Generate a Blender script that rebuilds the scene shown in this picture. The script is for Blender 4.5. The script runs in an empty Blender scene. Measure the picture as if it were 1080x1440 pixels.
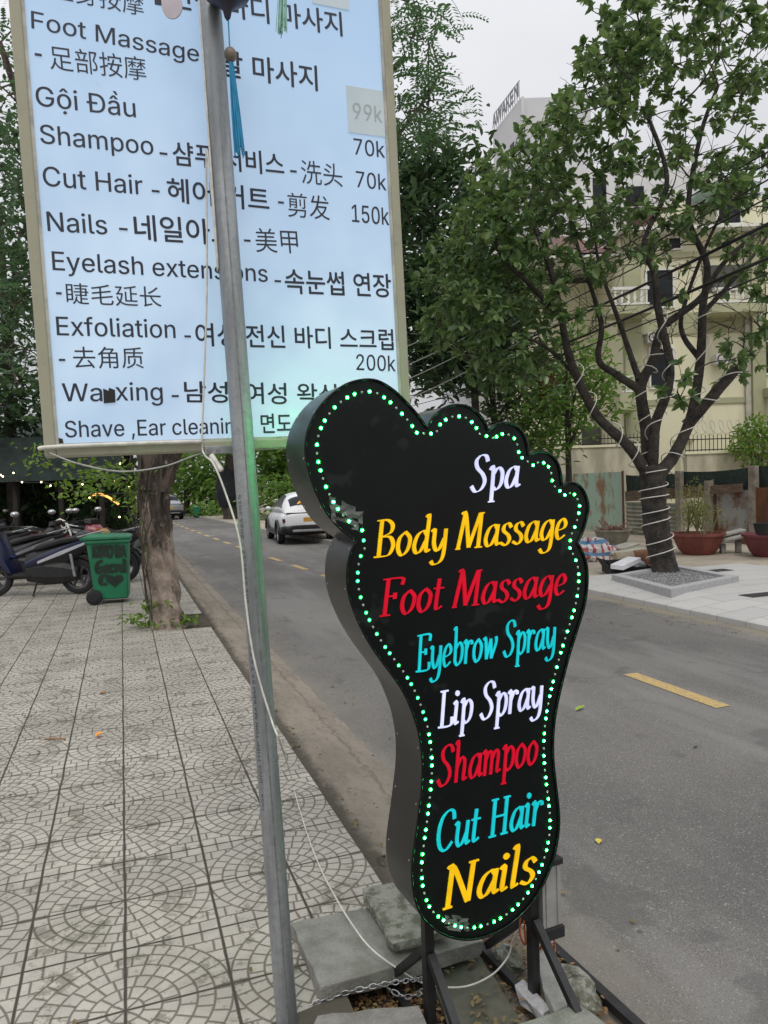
import bpy, math, random
import numpy as np
from mathutils import Vector, Matrix
from mathutils.geometry import interpolate_bezier, tessellate_polygon
random.seed(7); rng = np.random.default_rng(7)
C = bpy.context.scene.collection
SC = bpy.context.scene
R = math.radians

# ------------------------------------------------------------------ camera, world, sun
F = 1040.0; TH = R(19.5); PITCH = 0.0377; ROLL = 0.033
CAM = Vector((0, 0, 1.5))
fw = Vector((math.sin(TH)*math.cos(PITCH), math.cos(TH)*math.cos(PITCH), -math.sin(PITCH)))
r0 = Vector((math.cos(TH), -math.sin(TH), 0)); u0 = r0.cross(fw)
cr = r0*math.cos(ROLL) - u0*math.sin(ROLL); cu = u0*math.cos(ROLL) + r0*math.sin(ROLL)
cd = bpy.data.cameras.new('camera'); cam = bpy.data.objects.new('camera', cd); C.objects.link(cam)
cd.sensor_fit = 'VERTICAL'; cd.sensor_height = 36; cd.lens = 26; cd.clip_start = .05; cd.clip_end = 1000
cam.matrix_world = Matrix(((cr.x, cu.x, -fw.x, CAM.x), (cr.y, cu.y, -fw.y, CAM.y), (cr.z, cu.z, -fw.z, CAM.z), (0, 0, 0, 1)))
SC.camera = cam
SC.view_settings.view_transform = 'Standard'; SC.view_settings.look = 'None'
SC.view_settings.exposure = 0.2; SC.view_settings.gamma = 1
SC.cycles.max_bounces = 6; SC.cycles.transparent_max_bounces = 8
SC.cycles.sample_clamp_indirect = 4

SUN_EL, SUN_AZ = R(58), R(200)
w = bpy.data.worlds.new("World"); SC.world = w; w.use_nodes = True
nt = w.node_tree; nt.nodes.clear()
sky = nt.nodes.new('ShaderNodeTexSky'); sky.sky_type = 'NISHITA'; sky.sun_disc = False
sky.sun_elevation = SUN_EL; sky.sun_rotation = SUN_AZ; sky.dust_density = 6; sky.air_density = 1.5
bg1 = nt.nodes.new('ShaderNodeBackground'); bg1.inputs[1].default_value = .06
nt.links.new(sky.outputs[0], bg1.inputs[0])
# overcast deck: grey cloud, brighter overhead (CIE overcast sky), soft noise
tc = nt.nodes.new('ShaderNodeTexCoord'); sep = nt.nodes.new('ShaderNodeSeparateXYZ'); nt.links.new(tc.outputs['Generated'], sep.inputs[0])
mr = nt.nodes.new('ShaderNodeMapRange'); mr.inputs[1].default_value = -.05; mr.inputs[2].default_value = 1
mr.inputs[3].default_value = .42; mr.inputs[4].default_value = 1.3; nt.links.new(sep.outputs[2], mr.inputs[0])
ns = nt.nodes.new('ShaderNodeTexNoise'); ns.inputs['Scale'].default_value = 2.2; ns.inputs['Detail'].default_value = 5
mp = nt.nodes.new('ShaderNodeMapping'); mp.inputs['Scale'].default_value = (1, 1, 2.5); nt.links.new(tc.outputs['Generated'], mp.inputs[0]); nt.links.new(mp.outputs[0], ns.inputs[0])
mr2 = nt.nodes.new('ShaderNodeMapRange'); mr2.inputs[3].default_value = .86; mr2.inputs[4].default_value = 1.14; nt.links.new(ns.outputs[0], mr2.inputs[0])
mm = nt.nodes.new('ShaderNodeMath'); mm.operation = 'MULTIPLY'; nt.links.new(mr.outputs[0], mm.inputs[0]); nt.links.new(mr2.outputs[0], mm.inputs[1])
bg2 = nt.nodes.new('ShaderNodeBackground'); bg2.inputs[0].default_value = (.96, .965, 1.0, 1); nt.links.new(mm.outputs[0], bg2.inputs[1])
ad = nt.nodes.new('ShaderNodeMixShader'); ad.inputs[0].default_value = .88
nt.links.new(bg1.outputs[0], ad.inputs[1]); nt.links.new(bg2.outputs[0], ad.inputs[2])
ow = nt.nodes.new('ShaderNodeOutputWorld'); nt.links.new(ad.outputs[0], ow.inputs[0])
sl = bpy.data.lights.new('sun', 'SUN'); sl.energy = 1.1; sl.angle = R(25); sl.color = (1, .96, .9)
so = bpy.data.objects.new('sun', sl); C.objects.link(so)
so.rotation_euler = Vector((math.sin(SUN_AZ)*math.cos(SUN_EL), math.cos(SUN_AZ)*math.cos(SUN_EL), math.sin(SUN_EL))).to_track_quat('Z', 'Y').to_euler()

# ------------------------------------------------------------------ survey helpers (a sight line from the tripod to a real depth / plane)
def ray(u, v): return fw + cr*((u-540)/F) - cu*((v-720)/F)
def P(u, v, Z): return CAM + ray(u, v)*Z
def G(u, v, z=0.0):
    d = ray(u, v); return CAM + d*((z-CAM.z)/d.z)
def AX(u, v, x):
    d = ray(u, v); return CAM + d*(x/d.x)
class Frame:
    def __init__(s, o, ex, ey=None, ez=None):
        s.o = Vector(o); s.ex = Vector(ex).normalized(); s.ez = Vector(ez or (0, 0, 1)).normalized()
        s.ey = s.ez.cross(s.ex)
    def __call__(s, a, b, c): return s.o + s.ex*a + s.ey*b + s.ez*c
    def uv(s, u, v, off=0):
        d = ray(u, v); t = ((s.o + s.ey*off - CAM).dot(s.ey))/d.dot(s.ey); p = CAM + d*t - s.o
        return p.dot(s.ex), p.dot(s.ez)
WORLD = Frame((0, 0, 0), (1, 0, 0))

# ------------------------------------------------------------------ materials
class E:
    def __init__(s, nt, v): s.nt, s.v = nt, v
    def m(s, op, b=None, c=None):
        n = s.nt.nodes.new('ShaderNodeMath'); n.operation = op
        for i, x in enumerate((s, b, c)):
            if x is None: continue
            x = x.v if isinstance(x, E) else x
            if isinstance(x, (int, float)): n.inputs[i].default_value = x
            else: s.nt.links.new(x, n.inputs[i])
        return E(s.nt, n.outputs[0])
    def __add__(s, b): return s.m('ADD', b)
    def __sub__(s, b): return s.m('SUBTRACT', b)
    def __mul__(s, b): return s.m('MULTIPLY', b)
    def __truediv__(s, b): return s.m('DIVIDE', b)
    def step(s, lo, hi):
        n = s.nt.nodes.new('ShaderNodeMapRange'); n.interpolation_type = 'SMOOTHSTEP'
        s.nt.links.new(s.v, n.inputs[0]); n.inputs[1].default_value = lo; n.inputs[2].default_value = hi
        return E(s.nt, n.outputs[0])
def newmat(name):
    m = bpy.data.materials.new(name); m.use_nodes = True; nt = m.node_tree
    return m, nt, nt.nodes['Principled BSDF']
def coord(nt, which='Object'):
    if which == 'World': return nt.nodes.new('ShaderNodeNewGeometry').outputs['Position']
    return nt.nodes.new('ShaderNodeTexCoord').outputs['Object']
def noise(nt, co, scale, detail=4, rough=.6, sc=None):
    n = nt.nodes.new('ShaderNodeTexNoise'); n.inputs['Scale'].default_value = scale; n.inputs['Detail'].default_value = detail; n.inputs['Roughness'].default_value = rough
    if sc:
        mp = nt.nodes.new('ShaderNodeMapping'); mp.inputs['Scale'].default_value = sc; nt.links.new(co, mp.inputs[0]); co = mp.outputs[0]
    nt.links.new(co, n.inputs['Vector']); return E(nt, n.outputs[0])
def mix(nt, f, a, b):
    n = nt.nodes.new('ShaderNodeMix'); n.data_type = 'RGBA'
    for i, x in ((0, f), (6, a), (7, b)):
        x = x.v if isinstance(x, E) else x
        if isinstance(x, (int, float)): n.inputs[i].default_value = x
        elif isinstance(x, tuple): n.inputs[i].default_value = x[:3] + (1,)
        else: nt.links.new(x, n.inputs[i])
    return n.outputs[2]
def bump(nt, b, h, strength=.3, dist=.01):
    n = nt.nodes.new('ShaderNodeBump'); n.inputs['Strength'].default_value = strength; n.inputs['Distance'].default_value = dist
    nt.links.new(h.v if isinstance(h, E) else h, n.inputs['Height']); nt.links.new(n.outputs[0], b.inputs['Normal'])
def M(name, col, rough=.6, var=.3, scale=6, col2=None, bmp=.0, bd=.01, speck=None, metal=0, stretch=None, spec=.5, emit=0, fine=0, lo=.35, hi=.68):
    m, nt, b = newmat(name); co = coord(nt)
    n1 = noise(nt, co, scale, 6, .65, stretch)
    c2 = col2 or tuple(x*(1-var) for x in col); ca = col if col2 else tuple(min(1, x*(1+var*.5)) for x in col)
    c = mix(nt, n1.step(lo, hi), ca, c2)
    if fine:
        n2 = noise(nt, co, fine, 3, .7); c = mix(nt, n2.step(.4, .72)*.4, c, tuple(x*.5 for x in col))
    if speck: c = mix(nt, noise(nt, co, speck[0], 3, .8).step(speck[1], speck[1]+.06)*.8, c, speck[2])
    nt.links.new(c, b.inputs['Base Color']); b.inputs['Metallic'].default_value = metal
    b.inputs['Specular IOR Level'].default_value = spec
    r = n1*.25 + (rough-.12); nt.links.new(r.v, b.inputs['Roughness'])
    if bmp: bump(nt, b, noise(nt, co, (fine or scale*4), 5, .7, stretch), bmp, bd)
    if emit:
        nt.links.new(c, b.inputs['Emission Color']); b.inputs['Emission Strength'].default_value = emit
    return m
def EM(name, col, s):
    m, nt, b = newmat(name); b.inputs['Base Color'].default_value = tuple(col) + (1,)
    b.inputs['Emission Color'].default_value = tuple(col) + (1,); b.inputs['Emission Strength'].default_value = s; return m
def leafmat(name, c1, c2, c3, trans=.35, rough=.45):
    m, nt, b = newmat(name); g = nt.nodes.new('ShaderNodeNewGeometry')
    rp = nt.nodes.new('ShaderNodeValToRGB'); e = rp.color_ramp.elements
    e[0].color = c1 + (1,); e[1].color = c3 + (1,); x = e.new(.55); x.color = c2 + (1,)
    nt.links.new(g.outputs['Random Per Island'], rp.inputs[0]); nt.links.new(rp.outputs[0], b.inputs['Base Color'])
    b.inputs['Roughness'].default_value = rough; b.inputs['Specular IOR Level'].default_value = .55
    t = nt.nodes.new('ShaderNodeBsdfTranslucent'); t2 = mix(nt, .5, rp.outputs[0], (c3[0]*1.5, c3[1]*1.6, c3[2])); nt.links.new(t2, t.inputs[0])
    mx = nt.nodes.new('ShaderNodeMixShader'); mx.inputs[0].default_value = trans
    nt.links.new(b.outputs[0], mx.inputs[1]); nt.links.new(t.outputs[0], mx.inputs[2])
    nt.links.new(mx.outputs[0], nt.nodes['Material Output'].inputs[0]); return m

MT = {}
MT['black_steel'] = M('black_steel', (.012, .012, .013), .5, .5, 20, bmp=.15)
MT['black_gloss'] = M('black_gloss', (.004, .006, .006), .24, .3, 6, spec=.22, speck=(5, .60, (.014, .018, .017)))  # paler specks paint dust and smeared reflections into the sign face
MT['cabinet'] = M('cabinet', (.007, .007, .007), .30, .4, 3, stretch=(1, 1, 3), spec=.45)
MT['frame_cream'] = M('frame_cream', (.33, .32, .235), .45, .3, 9, col2=(.20, .19, .135), bmp=.05, lo=.5, hi=.85)
MT['galv'] = M('galv', (.36, .38, .39), .48, .3, 14, col2=(.19, .205, .215), metal=.55, stretch=(1, 1, .12), bmp=.05, fine=60)
MT['ink'] = M('ink', (.022, .026, .045), .6, .2, 5)
MT['ink_grey'] = M('ink_grey', (.38, .42, .45), .6, .1, 5)
MT['patch_grey'] = M('patch_grey', (.36, .42, .45), .6, .06, 5, emit=.35)
MT['print_ink'] = M('print_ink', (.04, .045, .07), .6, .2, 40)
MT['cable_white'] = M('cable_white', (.62, .60, .55), .45, .2, 30)
MT['cable_grey'] = M('cable_grey', (.35, .35, .33), .5, .2, 30)
MT['cable_black'] = M('cable_black', (.012, .012, .013), .6, .3, 3)
MT['slab'] = M('slab', (.26, .255, .235), .85, .3, 9, col2=(.16, .158, .135), bmp=.6, fine=110, speck=(130, .62, (.33, .33, .29)))
MT['slab_moss'] = M('slab_moss', (.27, .268, .235), .9, .3, 22, col2=(.105, .108, .075), bmp=.7, fine=90, lo=.42, hi=.6, speck=(70, .6, (.36, .36, .29)))
MT['concrete'] = M('concrete', (.34, .33, .30), .85, .3, 4, col2=(.22, .21, .18), bmp=.35, fine=40)
MT['granite'] = M('granite', (.42, .42, .42), .8, .2, 40, col2=(.30, .30, .31), bmp=.2, fine=90)
MT['gravel'] = M('gravel', (.30, .30, .31), .9, .5, 30, col2=(.12, .12, .12), bmp=.5)
MT['bin_green'] = M('bin_green', (.010, .17, .078), .45, .25, 4)
MT['rim_dark'] = M('rim_dark', (.10, .10, .11), .4, .3, 12, metal=.6)
MT['rubber'] = M('rubber', (.015, .015, .016), .75, .3, 12)
MT['metal'] = M('metal', (.40, .41, .42), .35, .25, 14, metal=.8)
MT['chain'] = M('chain', (.33, .33, .34), .4, .4, 30, metal=.8)
MT['tape'] = M('tape', (.48, .50, .48), .25, .3, 12)
MT['wood'] = M('wood', (.17, .115, .075), .85, .4, 4, col2=(.08, .05, .035), stretch=(1, 1, 6), bmp=.4)
MT['post'] = M('post', (.24, .21, .17), .9, .35, 6, bmp=.3)
MT['bark_dark'] = M('bark_dark', (.066, .056, .046), .92, .5, 7, col2=(.019, .017, .015), bmp=1.0, fine=26, bd=.05, speck=(20, .62, (.11, .105, .085)))
MT['bark_pale'] = M('bark_pale', (.27, .225, .18), .92, .4, 5, col2=(.06, .046, .036), stretch=(1, 1, .35), bmp=1.0, fine=18, bd=.05, lo=.44, hi=.56, speck=(16, .62, (.34, .33, .28)))
MT['bark_far'] = M('bark_far', (.05, .042, .034), .92, .4, 6, bmp=.5)

def barkmat():
    m, nt, b = newmat('bark_flaked'); co = coord(nt); sp = nt.nodes.new('ShaderNodeSeparateXYZ'); nt.links.new(co, sp.inputs[0])
    n1 = noise(nt, co, 4, 6, .7, (1, 1, .3)); z = E(nt, sp.outputs[2])
    dark = mix(nt, noise(nt, co, 9, 5, .7, (1, 1, .3)).step(.4, .6), (.13, .098, .075), (.03, .023, .018))
    pale = mix(nt, noise(nt, co, 7, 5, .7).step(.4, .65), (.40, .33, .275), (.23, .17, .135))
    f = (n1*1.6 - z*.55 + .12).step(.28, .42); c = mix(nt, f, dark, pale)
    c = mix(nt, noise(nt, co, 14, 5, .8).step(.60, .66)*.85, c, (.42, .42, .37))
    c = mix(nt, noise(nt, co, 10, 6, .8, (1, 1, .2)).step(.56, .64)*.8, c, (.035, .026, .02))
    nt.links.new(c, b.inputs['Base Color']); b.inputs['Roughness'].default_value = .92
    bump(nt, b, noise(nt, co, 16, 6, .75, (1, 1, .3)), 1.0, .06); return m
MT['bark_pale'] = barkmat()

# ------------------------------------------------------------------ mesh builder
class MB:
    def __init__(s, fr=WORLD): s.v = []; s.f = []; s.fr = fr
    def add(s, vs, fs):
        o = len(s.v); s.v += [tuple(s.fr(*p)) for p in vs]; s.f += [tuple(o+i for i in f) for f in fs]
    def box(s, x0, x1, y0, y1, z0, z1):
        s.add([(x0, y0, z0), (x1, y0, z0), (x1, y1, z0), (x0, y1, z0), (x0, y0, z1), (x1, y0, z1), (x1, y1, z1), (x0, y1, z1)],
              [(3, 2, 1, 0), (4, 5, 6, 7), (0, 1, 5, 4), (1, 2, 6, 5), (2, 3, 7, 6), (3, 0, 4, 7)]); return s
    def hexa(s, p): s.add(p, [(3, 2, 1, 0), (4, 5, 6, 7), (0, 1, 5, 4), (1, 2, 6, 5), (2, 3, 7, 6), (3, 0, 4, 7)]); return s
    def quad(s, a, b, c, d): s.add([a, b, c, d], [(0, 1, 2, 3)]); return s
    def bar(s, a, b, w, h, up=(0, 0, 1)):
        a = Vector(a); b = Vector(b); d = (b-a).normalized(); u = Vector(up)
        if abs(d.dot(u)) > .95: u = Vector((0, 1, 0))
        x = d.cross(u).normalized(); u = x.cross(d)
        p = []
        for q in (a, b): p += [q-x*w/2-u*h/2, q+x*w/2-u*h/2, q+x*w/2+u*h/2, q-x*w/2+u*h/2]
        s.hexa([tuple(k) for k in p]); return s
    def tube(s, pts, rad, n=8, cap=True, closed=False, jit=0, ridge=0):
        pts = [Vector(p) for p in pts]; k = len(pts)
        if isinstance(rad, (int, float)): rad = [rad]*k
        vs = []; prev = None; ph = [random.uniform(0, 6.28) for _ in range(6)]
        for i in range(k):
            if closed: t = pts[(i+1) % k] - pts[i-1]
            else: t = pts[min(i+1, k-1)] - pts[max(i-1, 0)]
            t = t.normalized() if t.length > 1e-9 else Vector((0, 0, 1))
            if prev is None: x = t.orthogonal().normalized()
            else:
                x = prev - t*prev.dot(t); x = x.normalized() if x.length > 1e-6 else t.orthogonal().normalized()
            prev = x; y = t.cross(x)
            for j in range(n):
                a = 2*math.pi*j/n; r = rad[i]*(1 + (random.uniform(-jit, jit) if jit else 0))
                if ridge: r *= 1 + ridge*(.45*math.sin(3*a+ph[0]+i*.10) + .35*math.sin(5*a+ph[1]-i*.16) + .35*math.sin(8*a+ph[2]+i*.22) + .25*math.sin(13*a+ph[3]+.5*math.sin(i*.5)) + .3*math.sin(i*.9+2*a+ph[4]))
                vs.append(tuple(pts[i] + x*math.cos(a)*r + y*math.sin(a)*r))
        fs = []
        for i in range(k if closed else k-1):
            i2 = (i+1) % k
            for j in range(n): fs.append((i*n+j, i*n+(j+1) % n, i2*n+(j+1) % n, i2*n+j))
        if cap and not closed: fs += [tuple(range(n-1, -1, -1)), tuple((k-1)*n+j for j in range(n))]
        s.add(vs, fs); return s
    def lathe(s, prof, c=(0, 0, 0), n=20, sx=1, sy=1):
        vs = []; fs = []
        for r, z in prof:
            for j in range(n):
                a = 2*math.pi*j/n; vs.append((c[0]+r*math.cos(a)*sx, c[1]+r*math.sin(a)*sy, c[2]+z))
        for i in range(len(prof)-1):
            for j in range(n): fs.append((i*n+j, i*n+(j+1) % n, (i+1)*n+(j+1) % n, (i+1)*n+j))
        if prof[0][0] > 1e-5: fs.append(tuple(range(n-1, -1, -1)))
        if prof[-1][0] > 1e-5: fs.append(tuple((len(prof)-1)*n+j for j in range(n)))
        s.add(vs, fs); return s
    def prism(s, poly, y0, y1):      # poly in (x,z), extruded along y
        n = len(poly)
        s.add([(a, y0, b) for a, b in poly] + [(a, y1, b) for a, b in poly],
              [tuple(range(n)), tuple(range(2*n-1, n-1, -1))] + [(i, i+n, (i+1) % n+n, (i+1) % n) for i in range(n)]); return s
    def loft(s, secs, cap=True):
        n = len(secs[0]); vs = [p for q in secs for p in q]; fs = []
        for i in range(len(secs)-1):
            for j in range(n): fs.append((i*n+j, i*n+(j+1) % n, (i+1)*n+(j+1) % n, (i+1)*n+j))
        if cap: fs += [tuple(range(n-1, -1, -1)), tuple((len(secs)-1)*n+j for j in range(n))]
        s.add(vs, fs); return s
    def sphere(s, c, r, n=10, m=7, sz=1):
        return s.lathe([(r*math.sin(math.pi*i/m), -r*sz*math.cos(math.pi*i/m)) for i in range(m+1)], c, n)
    def build(s, name, mat, parent=None, smooth=0, bevel=0, world=True, subs=0):
        me = bpy.data.meshes.new(name)
        off = Vector((0, 0, 0)); p = parent
        while p and world: off += p.location; p = p.parent
        me.from_pydata([(a-off.x, b-off.y, c-off.z) for a, b, c in s.v], [], s.f); me.update()
        o = bpy.data.objects.new(name, me); C.objects.link(o)
        for mt in (mat if isinstance(mat, (list, tuple)) else [mat]): me.materials.append(mt)
        if parent: o.parent = parent
        if smooth:
            me.polygons.foreach_set('use_smooth', [True]*len(me.polygons))
            if smooth < 180: me.set_sharp_from_angle(angle=R(smooth))
        if bevel:
            b = o.modifiers.new('bevel', 'BEVEL'); b.width = bevel; b.segments = 2; b.limit_method = 'ANGLE'; b.angle_limit = R(35)
        if subs:
            b = o.modifiers.new('subsurf', 'SUBSURF'); b.levels = subs; b.render_levels = subs
        return o
def thing(name, label, cat, loc=(0, 0, 0), group=None, rz=0):
    o = bpy.data.objects.new(name, None); C.objects.link(o); o.location = loc; o.rotation_euler.z = rz
    return tag(o, label, cat, group)
def tag(o, label, cat, group=None):
    o['label'] = label; o['category'] = cat
    if group: o['group'] = group
    return o
def struct(o): o['kind'] = 'structure'; return o
def stuff(o, label=None):
    o['kind'] = 'stuff'
    if label: o['label'] = label
    return o
def spline(pts, n=6, closed=False):
    pts = [Vector(p) for p in pts]; k = len(pts); out = []
    for i in range(k if closed else k-1):
        g = (lambda j: pts[j % k]) if closed else (lambda j: pts[max(0, min(k-1, j))])
        p0, p1, p2, p3 = g(i-1), g(i), g(i+1), g(i+2)
        for q in range(n):
            t = q/n; out.append(.5*((2*p1) + (p2-p0)*t + (2*p0-5*p1+4*p2-p3)*t*t + (3*p1-p0-3*p2+p3)*t**3))
    if not closed: out.append(pts[-1])
    return out

# ------------------------------------------------------------------ lettering from the built-in font
DG = bpy.context.evaluated_depsgraph_get
_tc = {}
FONT = None
try: FONT = bpy.data.fonts.load(bpy.utils.system_resource('DATAFILES', path='fonts') + '/Inter.woff2')   # Blender's own bundled face
except Exception: FONT = None
def text_geo(s, off=0):
    if (s, off) in _tc: return _tc[(s, off)]
    cu_ = bpy.data.curves.new('t', 'FONT'); cu_.body = s; cu_.size = 1
    if FONT and all(ord(c) < 0x2000 for c in s): cu_.font = FONT
    cu_.offset = off; cu_.resolution_u = 4; cu_.fill_mode = 'FRONT'
    o = bpy.data.objects.new('t', cu_); C.objects.link(o); dg = DG(); dg.update()
    cv = o.evaluated_get(dg).to_curve(dg); polys = []
    for sp in cv.splines:                              # every outline as a polygon; outers are filled one by one
        bp = sp.bezier_points; k = len(bp); pl = []
        if k:
            for i in range(k):
                a_, b_ = bp[i], bp[(i+1) % k]
                straight = a_.handle_right_type == 'VECTOR' and b_.handle_left_type == 'VECTOR'
                q = [a_.co] if straight else interpolate_bezier(a_.co, a_.handle_right, b_.handle_left, b_.co, 6)[:-1]
                pl += [(p[0], p[1]) for p in q]
        else: pl = [(p.co[0], p.co[1]) for p in sp.points]
        cl = []
        for p in pl:
            if not cl or math.hypot(p[0]-cl[-1][0], p[1]-cl[-1][1]) > 1e-5: cl.append(p)
        if len(cl) > 2: polys.append(cl)
    def untangle(p, dep=0):                            # split a self-crossing outline into simple loops
        n_ = len(p)
        if dep < 8:
            for i in range(n_):
                x1, y1 = p[i]; x2, y2 = p[(i+1) % n_]
                for j in range(i+2, n_):
                    if i == 0 and j == n_-1: continue
                    x3, y3 = p[j]; x4, y4 = p[(j+1) % n_]; d = (x2-x1)*(y4-y3)-(y2-y1)*(x4-x3)
                    if abs(d) < 1e-14: continue
                    t = ((x3-x1)*(y4-y3)-(y3-y1)*(x4-x3))/d; u = ((x3-x1)*(y2-y1)-(y3-y1)*(x2-x1))/d
                    if 1e-6 < t < 1-1e-6 and 1e-6 < u < 1-1e-6:
                        X = (x1+t*(x2-x1), y1+t*(y2-y1)); return untangle(p[:i+1]+[X]+p[j+1:], dep+1) + untangle([X]+p[i+1:j+1], dep+1)
        return [p] if n_ > 2 else []
    polys = [q for p in polys for q in untangle(p)]
    bpy.data.objects.remove(o); bpy.data.curves.remove(cu_)
    ar = [.5*sum(p[i][0]*p[(i+1) % len(p)][1]-p[(i+1) % len(p)][0]*p[i][1] for i in range(len(p))) for p in polys]
    sg = 1 if sum(ar) > 0 else -1
    def inside(pt, p):
        c = False
        for i in range(len(p)):
            (x1, y1), (x2, y2) = p[i], p[i-1]
            if (y1 > pt[1]) != (y2 > pt[1]) and pt[0] < (x2-x1)*(pt[1]-y1)/(y2-y1)+x1: c = not c
        return c
    V_, F_ = [], []
    outs = [i for i in range(len(polys)) if ar[i]*sg > 0]
    for n_, i in enumerate(outs):
        hs = []
        for j in range(len(polys)):
            if ar[j]*sg < 0 and inside(polys[j][0], polys[i]) and abs(ar[j]) < abs(ar[i]): hs.append(polys[j])
        loops = [[Vector((x, y, 0)) for x, y in p] for p in [polys[i]] + hs]; o_ = len(V_)
        V_ += [(x, y, n_ % 5) for p in [polys[i]] + hs for x, y in p]
        F_ += [tuple(o_+q for q in t) for t in tessellate_polygon(loops)]
    v = np.array(V_).reshape(-1, 3); _tc[(s, off)] = (v, F_); return v, F_
CAPH = float(np.ptp(text_geo('H')[0][:, 1]))
def text_on(fr, s, a, b, h, y=-.0015, off=0, cjk=False, par=None):
    if par:                                           # one mesh per word
        full = text_geo(s, off)[0]; xa, xb = full[:, 0].min(), full[:, 0].max(); pos = 0
        for wd in s.split(' '):
            if wd:
                x1 = text_geo(s[:pos+len(wd)], off)[0][:, 0].max(); x0 = x1 - np.ptp(text_geo(wd, off)[0][:, 0])
                f0, f1 = (x0-xa)/(xb-xa), (x1-xa)/(xb-xa); L = lambda f: (a[0]+(b[0]-a[0])*f, a[1]+(b[1]-a[1])*f)
                text_on(fr, wd, L(f0), L(f1), h, y, off, cjk).build('lettering', MT['ink'], par)
            pos += len(wd)+1
        return
    """lay the word s on a frame's plane from local a to local b (baseline ends), letter height h"""
    v, f = text_geo(s, off); mb = MB(fr)
    x0, x1 = v[:, 0].min(), v[:, 0].max(); L = math.hypot(b[0]-a[0], b[1]-a[1]); c, q = (b[0]-a[0])/L, (b[1]-a[1])/L
    if cjk: y0 = v[:, 1].min(); sy = h/np.ptp(v[:, 1])
    else: y0 = 0; sy = h/CAPH
    vs = []
    for p in v:
        lx = (p[0]-x0)/(x1-x0)*L; ly = (p[1]-y0)*sy
        vs.append((a[0]+lx*c-ly*q, y-p[2]*.00015, a[1]+lx*q+ly*c))
    mb.add(vs, f)
    if off:
        for q, (dx, dz) in enumerate(((off*3, 0), (off*1.5, off*2), (off*1.5, -off))): mb.add([(x+h*dx, y_-.00008*(q+1), z+h*dz) for x, y_, z in vs], f)
    if not cjk and not off: mb.add([(x+h*.022, y_-.00008, z+h*.010) for x, y_, z in vs], f)
    return mb

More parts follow.
